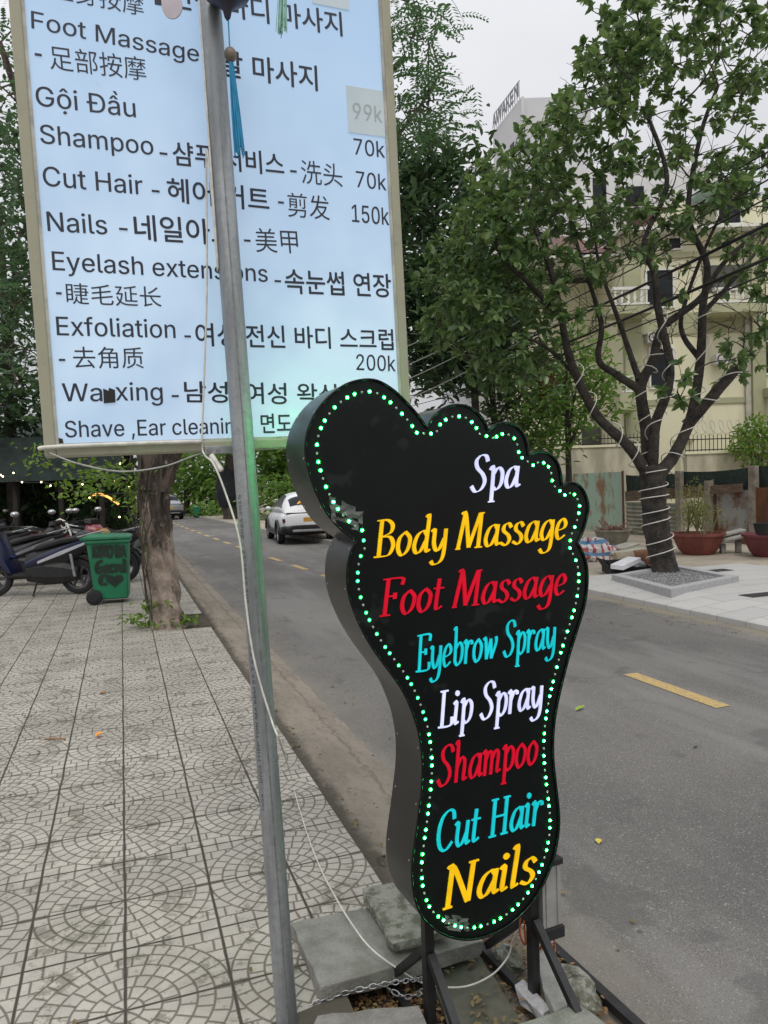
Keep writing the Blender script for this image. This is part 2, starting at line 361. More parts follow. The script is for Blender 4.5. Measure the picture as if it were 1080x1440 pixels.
# ================================================================== SETTING: ground, road, pavements
def ground_mats():
    m, nt, b = newmat('paving_tiles'); co = coord(nt, 'World')
    sp = nt.nodes.new('ShaderNodeSeparateXYZ'); nt.links.new(co, sp.inputs[0])
    wob = noise(nt, co, 3, 2)*.012
    px = (E(nt, sp.outputs[0]) + (.053-.006) + wob)/.306; py = (E(nt, sp.outputs[1]) - 3.466 + wob)/.306
    qx = px - (px/2).m('ROUND')*2; qy = py - (py/2).m('ROUND')*2
    ax, ay = qx.m('ABSOLUTE'), qy.m('ABSOLUTE')
    r = (ax*ax + ay*ay).m('SQRT'); K = 6.0
    rr = r*K; k = rr.m('FLOOR'); fr = rr - k
    dr = ((fr-.5).m('ABSOLUTE')*-1 + .5)/K
    nseg = k*1.5 + 2; nseg = nseg.m('FLOOR')
    an = ay.m('ARCTAN2', ax)/(math.pi/2)
    sg = (an*nseg + k*.37).m('FRACT')
    da = ((sg-.5).m('ABSOLUTE')*-1 + .5)/nseg*(math.pi/2)*r
    din = dr.m('MINIMUM', da)
    gy = (ay*5).m('FRACT'); gx = (ax*5 + (ay*5).m('FLOOR')*.5).m('FRACT')
    do = (((gx-.5).m('ABSOLUTE')*-1 + .5)/5).m('MINIMUM', ((gy-.5).m('ABSOLUTE')*-1 + .5)/5)
    do = do.m('MINIMUM', (r-1).m('ABSOLUTE'))
    inside = r.m('LESS_THAN', 1.0)
    d = inside*din + (inside*-1 + 1)*do
    dj = ax.m('MINIMUM', ax*-1 + 1)*.8; dj2 = ay.m('MINIMUM', ay*-1 + 1)*.85
    d = d.m('MINIMUM', dj.m('MINIMUM', dj2))
    mort = d.step(.004, .019)
    thick = (ax.m('MINIMUM', ax*-1 + 1).m('MINIMUM', ay.m('MINIMUM', ay*-1 + 1)*1.08) + noise(nt, co, 14, 3, .7)*.012 - .006).step(.007, .023)
    tile = nt.nodes.new('ShaderNodeTexWhiteNoise'); cx = nt.nodes.new('ShaderNodeCombineXYZ')
    nt.links.new(px.m('FLOOR').v, cx.inputs[0]); nt.links.new(py.m('FLOOR').v, cx.inputs[1]); nt.links.new(cx.outputs[0], tile.inputs[0])
    blk = nt.nodes.new('ShaderNodeTexWhiteNoise'); cx2 = nt.nodes.new('ShaderNodeCombineXYZ')
    nt.links.new((k + px.m('FLOOR')*17).v, cx2.inputs[0]); nt.links.new(((an*nseg + k*.37).m('FLOOR') + py.m('FLOOR')*13).v, cx2.inputs[1]); nt.links.new(cx2.outputs[0], blk.inputs[0])
    c = mix(nt, E(nt, tile.outputs[0]), (.475, .445, .385), (.385, .36, .315))
    c = mix(nt, E(nt, blk.outputs[0])*.4, c, (.30, .29, .265))
    c = mix(nt, noise(nt, co, 230, 2, .8).step(.5, .75)*.55, c, (.14, .13, .12))
    c = mix(nt, noise(nt, co, 1.3, 6, .75).step(.42, .62)*.6, c, (.25, .235, .20))
    c = mix(nt, noise(nt, co, 5, 6, .8).step(.535, .60)*.65, c, (.13, .118, .092))
    chip = noise(nt, co, 38, 4, .8).step(.60, .66); c = mix(nt, chip*(d.step(.02, .06)*-1 + 1)*.9, c, (.09, .08, .06))
    c = mix(nt, (mort*-1 + 1)*.8, c, mix(nt, noise(nt, co, 2.5, 5, .7).step(.5, .62), (.075, .06, .045), (.05, .05, .026)))
    c = mix(nt, (thick*-1 + 1)*.92, c, (.036, .031, .022))
    nt.links.new(c, b.inputs['Base Color']); b.inputs['Roughness'].default_value = .85
    bump(nt, b, mort*.8 + noise(nt, co, 180, 2)*.25, .55, .004); MT['tiles'] = m
    # asphalt
    m, nt, b = newmat('asphalt'); co = coord(nt, 'World')
    c = mix(nt, noise(nt, co, .35, 5, .6).step(.38, .62), (.175, .168, .158), (.118, .114, .109))
    c = mix(nt, noise(nt, co, 160, 2, .8).step(.46, .60)*.75, c, (.055, .052, .048))
    c = mix(nt, noise(nt, co, 95, 2, .9).step(.60, .70)*.8, c, (.40, .385, .36))
    c = mix(nt, noise(nt, co, 2.5, 6, .75, (1, .25, 1)).step(.58, .74)*.35, c, (.07, .068, .066))
    sp = nt.nodes.new('ShaderNodeSeparateXYZ'); nt.links.new(co, sp.inputs[0]); ex = E(nt, sp.outputs[0]) + noise(nt, co, 1.6, 5, .7)*.9 + noise(nt, co, 9, 4, .7)*.25
    c = mix(nt, (ex*-1).step(-2.25, -1.75)*.7, c, (.20, .18, .15))
    vo = nt.nodes.new('ShaderNodeTexVoronoi'); vo.feature = 'DISTANCE_TO_EDGE'; vo.inputs['Scale'].default_value = .45; vm = nt.nodes.new('ShaderNodeVectorMath'); vm.operation = 'ADD'
    nz = nt.nodes.new('ShaderNodeTexNoise'); nz.inputs['Scale'].default_value = 1.7; nz.inputs['Detail'].default_value = 5; nt.links.new(co, nz.inputs['Vector']); nt.links.new(co, vm.inputs[0]); nt.links.new(nz.outputs['Color'], vm.inputs[1]); nt.links.new(vm.outputs[0], vo.inputs['Vector'])
    crk = (E(nt, vo.outputs['Distance']).step(.001, .006)*-1 + 1)*noise(nt, co, .6, 3).step(.52, .6); c = mix(nt, crk*.8, c, (.05, .048, .045))
    c = mix(nt, noise(nt, co, .9, 4, .7, (1, .18, 1)).step(.50, .62)*.35, c, (.245, .238, .226))
    c = mix(nt, noise(nt, co, 1.9, 3, .6).step(.60, .66)*.4, c, (.07, .068, .065))
    c = mix(nt, (E(nt, sp.outputs[0]) + noise(nt, co, 2.2, 5, .7)*.6).step(6.02, 6.36)*.65, c, (.27, .235, .17))
    nt.links.new(c, b.inputs['Base Color']); b.inputs['Roughness'].default_value = .8; b.inputs['Specular IOR Level'].default_value = .35
    bump(nt, b, noise(nt, co, 170, 3, .8), .55, .006); MT['asphalt'] = m
    # gutter concrete: brown, streaked with mud
    m, nt, b = newmat('gutter'); co = coord(nt, 'World')
    c = mix(nt, noise(nt, co, 4, 6, .7, (1, .35, 1)).step(.35, .65), (.27, .235, .19), (.19, .165, .13))
    sp = nt.nodes.new('ShaderNodeSeparateXYZ'); nt.links.new(co, sp.inputs[0]); gx = E(nt, sp.outputs[0]) + noise(nt, co, 7, 5, .8)*.16
    c = mix(nt, (gx*-1).step(-1.06, -.98)*.85, c, (.055, .048, .034))
    c = mix(nt, (gx - 1.30).m('ABSOLUTE').step(.0, .02)*-.5 + .5, c, (.075, .065, .05))
    c = mix(nt, noise(nt, co, 13, 5, .8).step(.55, .68)*.6, c, (.08, .07, .05))
    c = mix(nt, noise(nt, co, 60, 4, .8).step(.58, .68)*.45, c, (.05, .042, .03))
    c = mix(nt, noise(nt, co, 24, 4, .8).step(.66, .74), c, (.30, .27, .22))
    c = mix(nt, noise(nt, co, 2.2, 4, .7).step(.60, .7)*.6, c, (.09, .10, .035))
    nt.links.new(c, b.inputs['Base Color']); b.inputs['Roughness'].default_value = .9
    bump(nt, b, noise(nt, co, 30, 6, .75), .7, .02); MT['gutter'] = m
    m, nt, b = newmat('dirt_lot'); co = coord(nt, 'World')
    c = mix(nt, noise(nt, co, .8, 6, .65).step(.35, .65), (.42, .37, .29), (.29, .255, .20))
    c = mix(nt, noise(nt, co, 14, 5, .8).step(.58, .7)*.6, c, (.15, .12, .09))
    nt.links.new(c, b.inputs['Base Color']); b.inputs['Roughness'].default_value = .95
    bump(nt, b, noise(nt, co, 12, 6, .75), .5, .03); MT['dirt'] = m
    m, nt, b = newmat('soil'); co = coord(nt, 'World')
    c = mix(nt, noise(nt, co, 9, 6, .75).step(.35, .65), (.085, .065, .045), (.028, .022, .016))
    nt.links.new(c, b.inputs['Base Color']); b.inputs['Roughness'].default_value = .95
    bump(nt, b, noise(nt, co, 40, 6, .75), .8, .02); MT['soil'] = m
    m, nt, b = newmat('new_paving'); co = coord(nt, 'World')
    br = nt.nodes.new('ShaderNodeTexBrick'); br.inputs['Scale'].default_value = 1; br.inputs['Brick Width'].default_value = .6; br.inputs['Row Height'].default_value = .4
    br.inputs['Mortar Size'].default_value = .006; br.inputs[1].default_value = (.46, .455, .44, 1); br.inputs[2].default_value = (.41, .405, .395, 1); br.inputs[3].default_value = (.24, .235, .22, 1)
    nt.links.new(co, br.inputs[0])
    c = mix(nt, noise(nt, co, 140, 2, .8).step(.5, .7)*.5, br.outputs[0], (.26, .26, .26))
    c = mix(nt, noise(nt, co, 2, 5, .7).step(.5, .72)*.4, c, (.33, .30, .24))
    nt.links.new(c, b.inputs['Base Color']); b.inputs['Roughness'].default_value = .85; MT['newpave'] = m
    m, nt, b = newmat('road_paint'); co = coord(nt, 'World')
    c = mix(nt, noise(nt, co, 45, 6, .85).step(.47, .58)*.75, (.48, .34, .125), (.19, .17, .135))
    nt.links.new(c, b.inputs['Base Color']); b.inputs['Roughness'].default_value = .8; MT['paint'] = m
ground_mats()
RZ = -.12
LEFT = [(-30, 1.30), (18, 1.30), (28, 1.1), (45, .2), (70, -3), (120, -16)]
RIGHT = [(-30, 6.1), (9.6, 6.1), (18, 5.55), (30, 4.75), (45, 4.25), (70, 2.6), (120, -7)]
def edge(tab, y):
    for (a, xa), (b, xb) in zip(tab, tab[1:]):
        if y <= b: return xa + (xb-xa)*(y-a)/(b-a)
    return tab[-1][1]
ys = [-30, -5, 0, 1, 2, 3, 4, 5, 6, 8, 9.6, 12, 15, 18, 22, 26, 30, 35, 40, 45, 52, 60, 70, 90, 120]
def strip(name, mat, xl, xr, zl, zr, yy=ys):
    mb = MB()
    for a, b in zip(yy, yy[1:]):
        mb.quad((xl(a), a, zl), (xr(a), a, zr), (xr(b), b, zr), (xl(b), b, zl))
    return struct(mb.build(name, mat))
struct(MB().quad((-400, -400, -.30), (400, -400, -.30), (400, 400, -.30), (-400, 400, -.30)).build('ground', MT['dirt']))
strip('road', MT['asphalt'], lambda y: edge(LEFT, y)-.1, lambda y: edge(RIGHT, y)+.1, RZ, RZ)
YW = [-6, 1.1, 1.2]
# tiled pavement: notched round the broken corner where the signs stand
mb = MB()
for x0, x1, y0, y1 in ((-14, .559, -6, 30), (.559, .865, 2.24, 8.25), (.559, .865, -6, 1.0), (-14, .2, 30, 60), (.559, .865, 9.2, 30)):
    mb.quad((x0, y0, 0), (x1, y0, 0), (x1, y1, 0), (x0, y1, 0))
for x, y0, y1 in ((.865, 2.24, 8.25), (.559, 1.0, 2.24), (.865, 9.2, 30)):
    mb.quad((x, y0, -.2), (x, y1, -.2), (x, y1, 0), (x, y0, 0))
mb.quad((.559, 2.24, -.2), (.865, 2.24, -.2), (.865, 2.24, 0), (.559, 2.24, 0))
struct(mb.build('pavement', MT['tiles']))
# worn gutter apron between tiles and asphalt, a heightfield with crumbled lumps
mb = MB(); NX, NY = 14, 420
vs = []; fs = []
for j in range(NY):
    y = -1 + 33*(j/(NY-1))**1.35
    for i in range(NX):
        t = i/(NX-1); x = .86 + t*(edge(LEFT, y)+.10-.86)
        z = -.022 - (t**1.2)*.108 + (random.uniform(-.012, .012) if 0 < t < .9 else 0)*(1.5 if t < .35 else .6) + (.004 if t > .95 else 0)
        if .9 < y < 2.4: z -= .05*(1-t)
        if t >= .999: z = RZ - .01
        vs.append((x + random.uniform(-.012, .012), y, z))
for j in range(NY-1):
    for i in range(NX-1): a = j*NX+i; fs.append((a, a+1, a+1+NX, a+NX))
mb.add(vs, fs); struct(mb.build('gutter', MT['gutter'], smooth=180))
# soil in the broken corner and round the street tree
struct(MB().quad((.50, .9, -.075), (.90, .9, -.075), (.90, 2.3, -.075), (.50, 2.3, -.075)).build('soil', MT['soil']))
struct(MB().quad((.50, 8.2, -.01), (.90, 8.2, -.01), (.90, 9.25, -.01), (.50, 9.25, -.01)).build('tree_pit_soil', MT['soil']))
# right-hand side: new kerb paving near, dirt lot behind
strip('dirt_lot', MT['dirt'], lambda y: edge(RIGHT, y) + (.75 if y < 9.555 else 0), lambda y: 40, -.03, -.03, sorted(ys+[9.55, 9.56]))
mb = MB()
prof = [(6.1, -.2), (6.1, -.065), (6.125, -.052), (6.62, -.004), (6.66, 0), (9.6, 0), (9.6, -.2)]
mb.add([(a, -6, b) for a, b in prof] + [(a, 9.55, b) for a, b in prof], [(i, i+1, i+8, i+7) for i in range(6)] + [tuple(range(6, -1, -1)), tuple(range(7, 14))]); struct(mb.build('kerb_paving', MT['newpave']))
for u_, v_, lab in ((1003, 803, 'dark drain grate set in the pale paving behind the tree planter'), (1075, 836, 'dark drain grate set in the pale paving at the right edge')):
    g_ = G(u_, v_); tag(MB().box(g_.x-.3, g_.x+.3, g_.y-.11, g_.y+.11, .001, .006).build('drain_grate', MT['rubber'], None), lab, 'grate')
mb = MB()
for a, b in zip(ys, ys[1:]):
    if a >= 9.6: mb.hexa([(edge(RIGHT, a)-.12, a, -.2), (edge(RIGHT, a), a, -.2), (edge(RIGHT, b), b, -.2), (edge(RIGHT, b)-.12, b, -.2), (edge(RIGHT, a)-.12, a, 0.0), (edge(RIGHT, a), a, 0.0), (edge(RIGHT, b), b, 0.0), (edge(RIGHT, b)-.12, b, 0.0)])
struct(mb.build('far_kerb', MT['concrete']))
mb = MB()
y = 4.0
while y < 60:
    def cx(q): return 3.86 - .062*max(0, q-5) + .0006*max(0, q-5)**2
    a, b = y, y+1.0
    mb.quad((cx(a)-.065, a, RZ+.004), (cx(a)+.065, a, RZ+.004), (cx(b)+.065, b, RZ+.004), (cx(b)-.065, b, RZ+.004)); y += 2.02
struct(mb.build('road_markings', MT['paint']))

# ================================================================== MENU BOARD
dirb = ray(3050, 566); vzb = -ray(1508, 18870).normalized(); dirb = (dirb - vzb*dirb.dot(vzb)).normalized()
o_b = Frame(P(330, 632, 2.10), dirb, None, vzb)
s0, t0 = o_b.uv(63, 643); s1, t1 = o_b.uv(580, 629)
BF = Frame(o_b(s0, 0, t0), dirb, None, vzb)
BW = s1-s0; BH = 1.72; FWD = .028
board = thing('menu_board', 'tall backlit white menu board listing massage, nail and shampoo prices, bolted to the grey pole', 'sign board', tuple(BF.o))
mb = MB(BF)
for a in ((0, FWD, 0, BH), (BW-FWD, BW, 0, BH), (FWD, BW-FWD, 0, FWD), (FWD, BW-FWD, BH-FWD, BH)): mb.box(a[0], a[1], -.004, .10, a[2], a[3])
mb.build('frame', MT['frame_cream'], board, bevel=.004)
m, nt, b = newmat('lit_panel'); co = coord(nt)
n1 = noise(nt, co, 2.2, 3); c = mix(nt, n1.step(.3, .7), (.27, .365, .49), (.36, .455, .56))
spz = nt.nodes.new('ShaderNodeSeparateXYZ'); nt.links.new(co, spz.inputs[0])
c = mix(nt, (E(nt, spz.outputs[2]) + n1*.5 - .25).step(.45, 1.5)*.8, c, (.215, .325, .475))   # uneven backlight put into the colour: bluer and darker towards the top
c = mix(nt, noise(nt, co, 1.2, 6, .8, (1, 1, 4)).step(.58, .75)*.3, c, (.20, .30, .42))
c = mix(nt, noise(nt, co, 26, 5, .8).step(.66, .74)*.35, c, (.16, .20, .25))
nt.links.new(c, b.inputs['Base Color']); nt.links.new(c, b.inputs['Emission Color']); b.inputs['Emission Strength'].default_value = .72; b.inputs['Roughness'].default_value = .3
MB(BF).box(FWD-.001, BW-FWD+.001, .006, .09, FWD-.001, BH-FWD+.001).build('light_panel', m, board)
mb = MB(BF); L = FWD
for a in ((L, L+.008, L, BH-L), (BW-L-.008, BW-L, L, BH-L), (L+.008, BW-L-.008, L, L+.006)): mb.box(a[0], a[1], .0, .0055, a[2], a[3])
mb.build('inner_trim', M('inner_trim', (.42, .42, .38), .5, .3, 14), board)
TX = [("Foot Massage", 44, 38, 280, 86, 24, 0), ("발 마사지", 312, 105, 447, 127, 36, 2), ("全身按摩", 72, -4, 203, 22, 33, 1), ("- 전신 바디 마사지", 215, 4, 482, 50, 36, 2),
      ("-", 49, 79, 59, 80, 26, 0), ("足部按摩", 71, 96, 207, 113, 34, 1), ("Gội Đầu", 51, 147, 191, 164, 27, 0), ("70k", 499, 216, 542, 221, 22, 0),
      ("Shampoo", 57, 200, 216, 217, 26, 0), ("-", 225, 220, 236, 221, 40, 2), ("샴푸 서비스", 244, 231, 400, 247, 33, 2), ("-", 409, 244, 418, 245, 30, 2), ("洗头", 425, 257, 483, 263, 33, 1), ("70k", 502, 262, 544, 267, 22, 0),
      ("Cut Hair", 61, 260, 201, 273, 27, 0), ("-", 214, 273, 225, 274, 40, 2), ("헤어 커트", 236, 283, 379, 297, 34, 2), ("-", 392, 288, 400, 289, 30, 2), ("剪发", 406, 304, 465, 309, 34, 1), ("150k", 496, 311, 548, 316, 24, 0),
      ("Nails", 67, 324, 151, 329, 27, 0), ("-", 168, 327, 180, 328, 45, 2), ("네일아트", 190, 337, 330, 345, 36, 2), ("-", 344, 342, 353, 342, 32, 2), ("美甲", 361, 354, 421, 356, 34, 1),
      ("Eyelash extensions", 74, 379, 377, 396, 26, 0), ("-", 387, 399, 396, 400, 30, 2), ("속눈썹 연장", 402, 412, 551, 418, 34, 2), ("-", 79, 416, 87, 416, 28, 0), ("睫毛延长", 94, 427, 228, 432, 30, 1),
      ("Exfoliation", 80, 471, 247, 475, 26, 0), ("-", 260, 477, 269, 477, 30, 2), ("여성 전신 바디 스크럽", 276, 486, 554, 492, 32, 2), ("-", 83, 510, 92, 510, 28, 0), ("去角质", 104, 518, 203, 518, 31, 1), ("200k", 502, 520, 557, 522, 22, 0),
      ("Wa", 88, 564, 144, 564, 25, 0), ("xing", 163, 563, 229, 563, 25, 0), ("-", 242, 561, 252, 561, 28, 0), ("남성, 여성 왁싱", 260, 567, 474, 569, 31, 2), ("Shave ,Ear cleaning", 92, 615, 345, 609, 23, 0), ("면도", 368, 609, 411, 608, 27, 2), ("- 刮脸", 425, 610, 545, 612, 30, 1)]
def onplane(fr, u0_, v0_, u1_, v1_, h):
    a = fr.uv(u0_, v0_); b = fr.uv(u1_, v1_); p = fr(a[0], 0, a[1]); return a, b, h*((p-CAM).dot(fw))/F
for s, a0, b0, a1, b1, h, k in TX:
    A, B, H = onplane(BF, a0, b0, a1, b1, h)
    if s == '-':
        MB(BF).box(A[0], B[0], .0035, .0055, A[1]+.1*H, A[1]+.1*H+.0055).build('dash', MT['ink'], board)
    else: text_on(BF, s, A, B, H, y=.0052, off=(.010 if k == 2 else 0), cjk=bool(k), par=board)
def rect_on(fr, u0_, v0_, u1_, v1_, y0, y1, mat, name, par):
    a = fr.uv(u0_, v1_); b = fr.uv(u1_, v0_); return MB(fr).box(a[0], b[0], y0, y1, a[1], b[1]).build(name, mat, par)
rect_on(BF, 491, 128, 543, 185, .003, .0052, MT['patch_grey'], 'price_patch', board)
rect_on(BF, 440, -30, 489, 3, .003, .0052, MT['patch_grey'], 'price_patch', board)
A, B, H = onplane(BF, 497, 166, 538, 172, 22); text_on(BF, '99k', A, B, H, y=.0025).build('lettering', MT['ink_grey'], board)
mb = MB(BF); a = BF.uv(146, 567); b = BF.uv(161, 545)
mb.prism([(a[0], a[1]), (b[0], a[1]+.002), (b[0]+.001, b[1]-.006), (a[0]+.016, b[1]), (a[0]+.014, b[1]-.008), (a[0]+.001, b[1]-.002)], .002, .0055); mb.build('blackout_tape', MT['rubber'], board)
a = BF.uv(80, 634); b = BF.uv(88, 617); MB(BF).prism([(a[0], a[1]), (b[0]+.004, a[1]), (b[0], b[1]), (a[0], b[1]+.004)], .001, .0055).build('corner_tape', MT['rubber'], board)
# bracket strap to the pole
a = BF.uv(288, 640); b = BF.uv(338, 626)
mb = MB(BF); mb.box(a[0], b[0], -.012, -.0045, a[1]+.002, b[1]); mb.box(b[0]-.012, b[0], -.05, -.0125, a[1]+.002, b[1]); mb.build('bracket', MT['metal'], board, bevel=.001)
mb = MB(BF)
for s in (.012, .036): mb.tube([(a[0]+s, -.0125, (a[1]+b[1])/2+.001), (a[0]+s, -.019, (a[1]+b[1])/2+.001)], .006, 6)
mb.build('bolt', MT['galv'], board)

# ================================================================== GALVANISED POLE
pb = G(404, 1441.0, -.002); pt = P(290, -60, 1.98); pd = (pt-pb).normalized(); PR = .030
pole_top = pb + pd*2.95
pole = thing('sign_pole', 'galvanised grey steel pole standing on the pavement in front of the menu board', 'pole', tuple(pb))
mb = MB(); mb.tube([pb + (pole_top-pb)*(i/12) for i in range(13)], PR, 24); mb.build('tube', MT['galv'], pole, smooth=40)
side = (cr - pd*cr.dot(pd)).normalized(); fr_ = (CAM - (pb+pole_top)/2); fr_ = (fr_ - pd*fr_.dot(pd) - side*fr_.dot(side)).normalized()
def pole_pt(z, a): return pb + pd*z + (side*math.sin(a) + fr_*math.cos(a))*PR
mb = MB(); mb.tube([pole_pt(.02+i*.29, .30) + fr_*.0004 for i in range(10)], .0018, 6); mb.build('weld_seam', M('seam', (.22, .235, .24), .4, .3, 30, metal=.5), pole, smooth=60)
v, f = text_geo("HOA - ONG THEP TON MA KEM 59.9 x 1.4 x 6000 - 101 21:51:12 - 2024 2015")
L = np.ptp(v[:, 0]); mb = MB(); k = .017
vs = [tuple(pole_pt(.62 + p[0]*k*1.9, -.62 - (p[1]-.35)*k/PR) - (side*math.sin(.62) - fr_*math.cos(.62))*.0006) for p in v]
mb.add(vs, f); mb.build('stamped_print', MT['print_ink'], pole)
# cables on the pole and board
def cable(name, pts, r, mat, label, n=8, cat='cable'):
    mb = MB(); mb.tube(spline(pts, n), r, 8); o = mb.build(name, mat, None, smooth=180); return tag(o, label, cat)
fwd = -fr_
cable('power_cable', [pole_pt(2.9, -.9), pole_pt(2.1, -1.0) - side*.004, P(291, 210, 2.03), P(291, 400, 2.035), P(286, 560, 2.05), P(284, 622, 2.06), P(288, 640, 2.05), P(300, 652, 2.02), P(316, 690, 2.0), P(337, 760, 1.985), P(346, 850, 1.975), P(358, 930, 1.97), P(381, 1010, 1.97), P(396, 1050, 2.02),
      G(409, 1090, .03), G(416, 1120, .012), G(428, 1160, .012), G(440, 1195, .012), G(455, 1230, .012), G(472, 1262, .05), G(490, 1292, .075), G(520, 1332, .08), G(562, 1364, .03), G(600, 1384, .0), G(650, 1388, .0), G(690, 1372, .01), G(714, 1346, .03), G(722, 1320, .1), P(735, 1300, 2.16)],
      .0028, MT['cable_white'], 'white electric cable running down the grey pole, over the loose slab, to the foot sign', n=10)
cable('sagging_wire', [P(70, 637, 1.90), P(110, 652, 1.92), P(170, 663, 1.96), P(230, 656, 2.01), P(275, 640, 2.06), P(300, 634, 2.075)], .0022, MT['cable_grey'], 'thin grey wire sagging below the bottom edge of the menu board')
tag(MB(BF).tube(spline([(-.012, -.010, .022), (.0, -.014, .024), (.06, -.013, .026), (.25, -.013, .027), (.40, -.013, .026)], 6), .0055, 8).build('edge_conduit', MT['cable_white'], None, smooth=180), 'thick white sleeve lying along the lower left edge of the menu board', 'cable')
tag(MB().tube(spline([P(297, 640, 2.04), P(305, 652, 2.035), P(312, 662, 2.03)], 5), [.008]*10 + [.006], 8).build('cable_connector', MT['cable_white'], None, smooth=60), 'white taped cable joint hanging beside the pole bracket', 'connector')

# ================================================================== FOOT SIGN
dirf = ray(2880, 603); dirf.z = 0
T = .165
leg0 = G(605, 1437); FX = Frame(leg0, dirf); FF = Frame(FX(0, -T/2, 0), dirf)
def c7(*p): return [(400+x/2.4545, 520+y/2.4545) for x, y in p]
def c8(*p): return [(480+x/2.8806, 940+y/2.8806) for x, y in p]
runs = [c7((250, 590), (205, 560), (165, 520), (135, 475), (108, 420), (88, 362), (75, 305), (73, 255), (84, 200), (110, 145), (150, 95), (198, 58), (245, 39), (295, 33), (335, 43), (380, 72), (420, 110), (460, 155), (493, 202)),
        c7((493, 202), (512, 163), (540, 138), (575, 123), (615, 122), (650, 135), (680, 162), (697, 190), (704, 214)),
        c7((704, 214), (716, 198), (738, 186), (768, 183), (800, 195), (825, 220), (838, 255), (844, 298)),
        c7((844, 298), (862, 286), (888, 282), (915, 290), (940, 315), (953, 350), (959, 400)),
        c7((959, 400), (978, 391), (1002, 391), (1025, 405), (1042, 435), (1050, 470), (1045, 510), (1030, 560), (1012, 597)),
        c7((1012, 597), (1030, 630), (1042, 665), (1047, 705), (1045, 760), (1035, 820), (1017, 880), (998, 940), (980, 1000)) +
        c8((890, 80), (871, 170), (861, 250), (858, 330), (862, 400), (871, 480), (879, 550), (883, 610), (880, 670), (868, 740), (850, 800), (825, 860), (790, 925), (745, 982), (690, 1032), (630, 1068), (570, 1090), (510, 1099), (450, 1091), (400, 1070), (358, 1040), (330, 1010), (308, 965), (294, 915), (286, 850), (287, 790), (295, 720), (305, 650), (316, 560), (325, 480), (328, 400), (324, 330), (310, 250), (288, 180), (258, 110), (222, 50)) +
        c7((320, 985), (282, 925), (252, 865), (231, 810), (219, 760), (216, 715), (221, 660), (234, 618), (250, 590))]
outl = []
for r_ in runs:
    q = spline([Vector(FF.uv(*p) + (0,)) for p in r_], 3); outl += [(p.x, p.y) for p in q[:-1]]
sign = thing('foot_sign', 'black foot shaped spa sign edged with green lights and listing services, on a steel stand', 'sign', tuple(FX(0, 0, 0)))
n = len(outl)
mb = MB(FF); mb.add([(a, 0, b) for a, b in outl] + [(a, T, b) for a, b in outl], [(i, (i+1) % n, (i+1) % n+n, i+n) for i in range(n)])
mb.build('cabinet', MT['cabinet'], sign, smooth=40)
MB(FF).add([], []) if 0 else None
mb = MB(FF); mb.add([(a, .004, b) for a, b in outl], [tuple(range(n))]); mb.build('face_panel', MT['black_gloss'], sign)
mb = MB(FF); mb.add([(a, T-.004, b) for a, b in outl], [tuple(range(n-1, -1, -1))]); mb.build('back_panel', MT['black_gloss'], sign)
mb = MB(FF); mb.tube([(a, 0, b) for a, b in outl], .0032, 6, closed=True); mb.build('edge_trim', MT['black_gloss'], sign, smooth=180)
# seams and dents of the sheet-metal side are small rivets
mb = MB(FF)
for i in range(0, n, 9):
    a, b = outl[i]; p, q = outl[(i+1) % n]; d = Vector((p-a, q-b)).normalized(); nx, nz = d.y, -d.x
    for yy in (.018, T-.018): mb.sphere((a, yy, b), .0028, 6, 4)
mb.build('rivet', MT['metal'], sign)['kind'] = 'stuff'
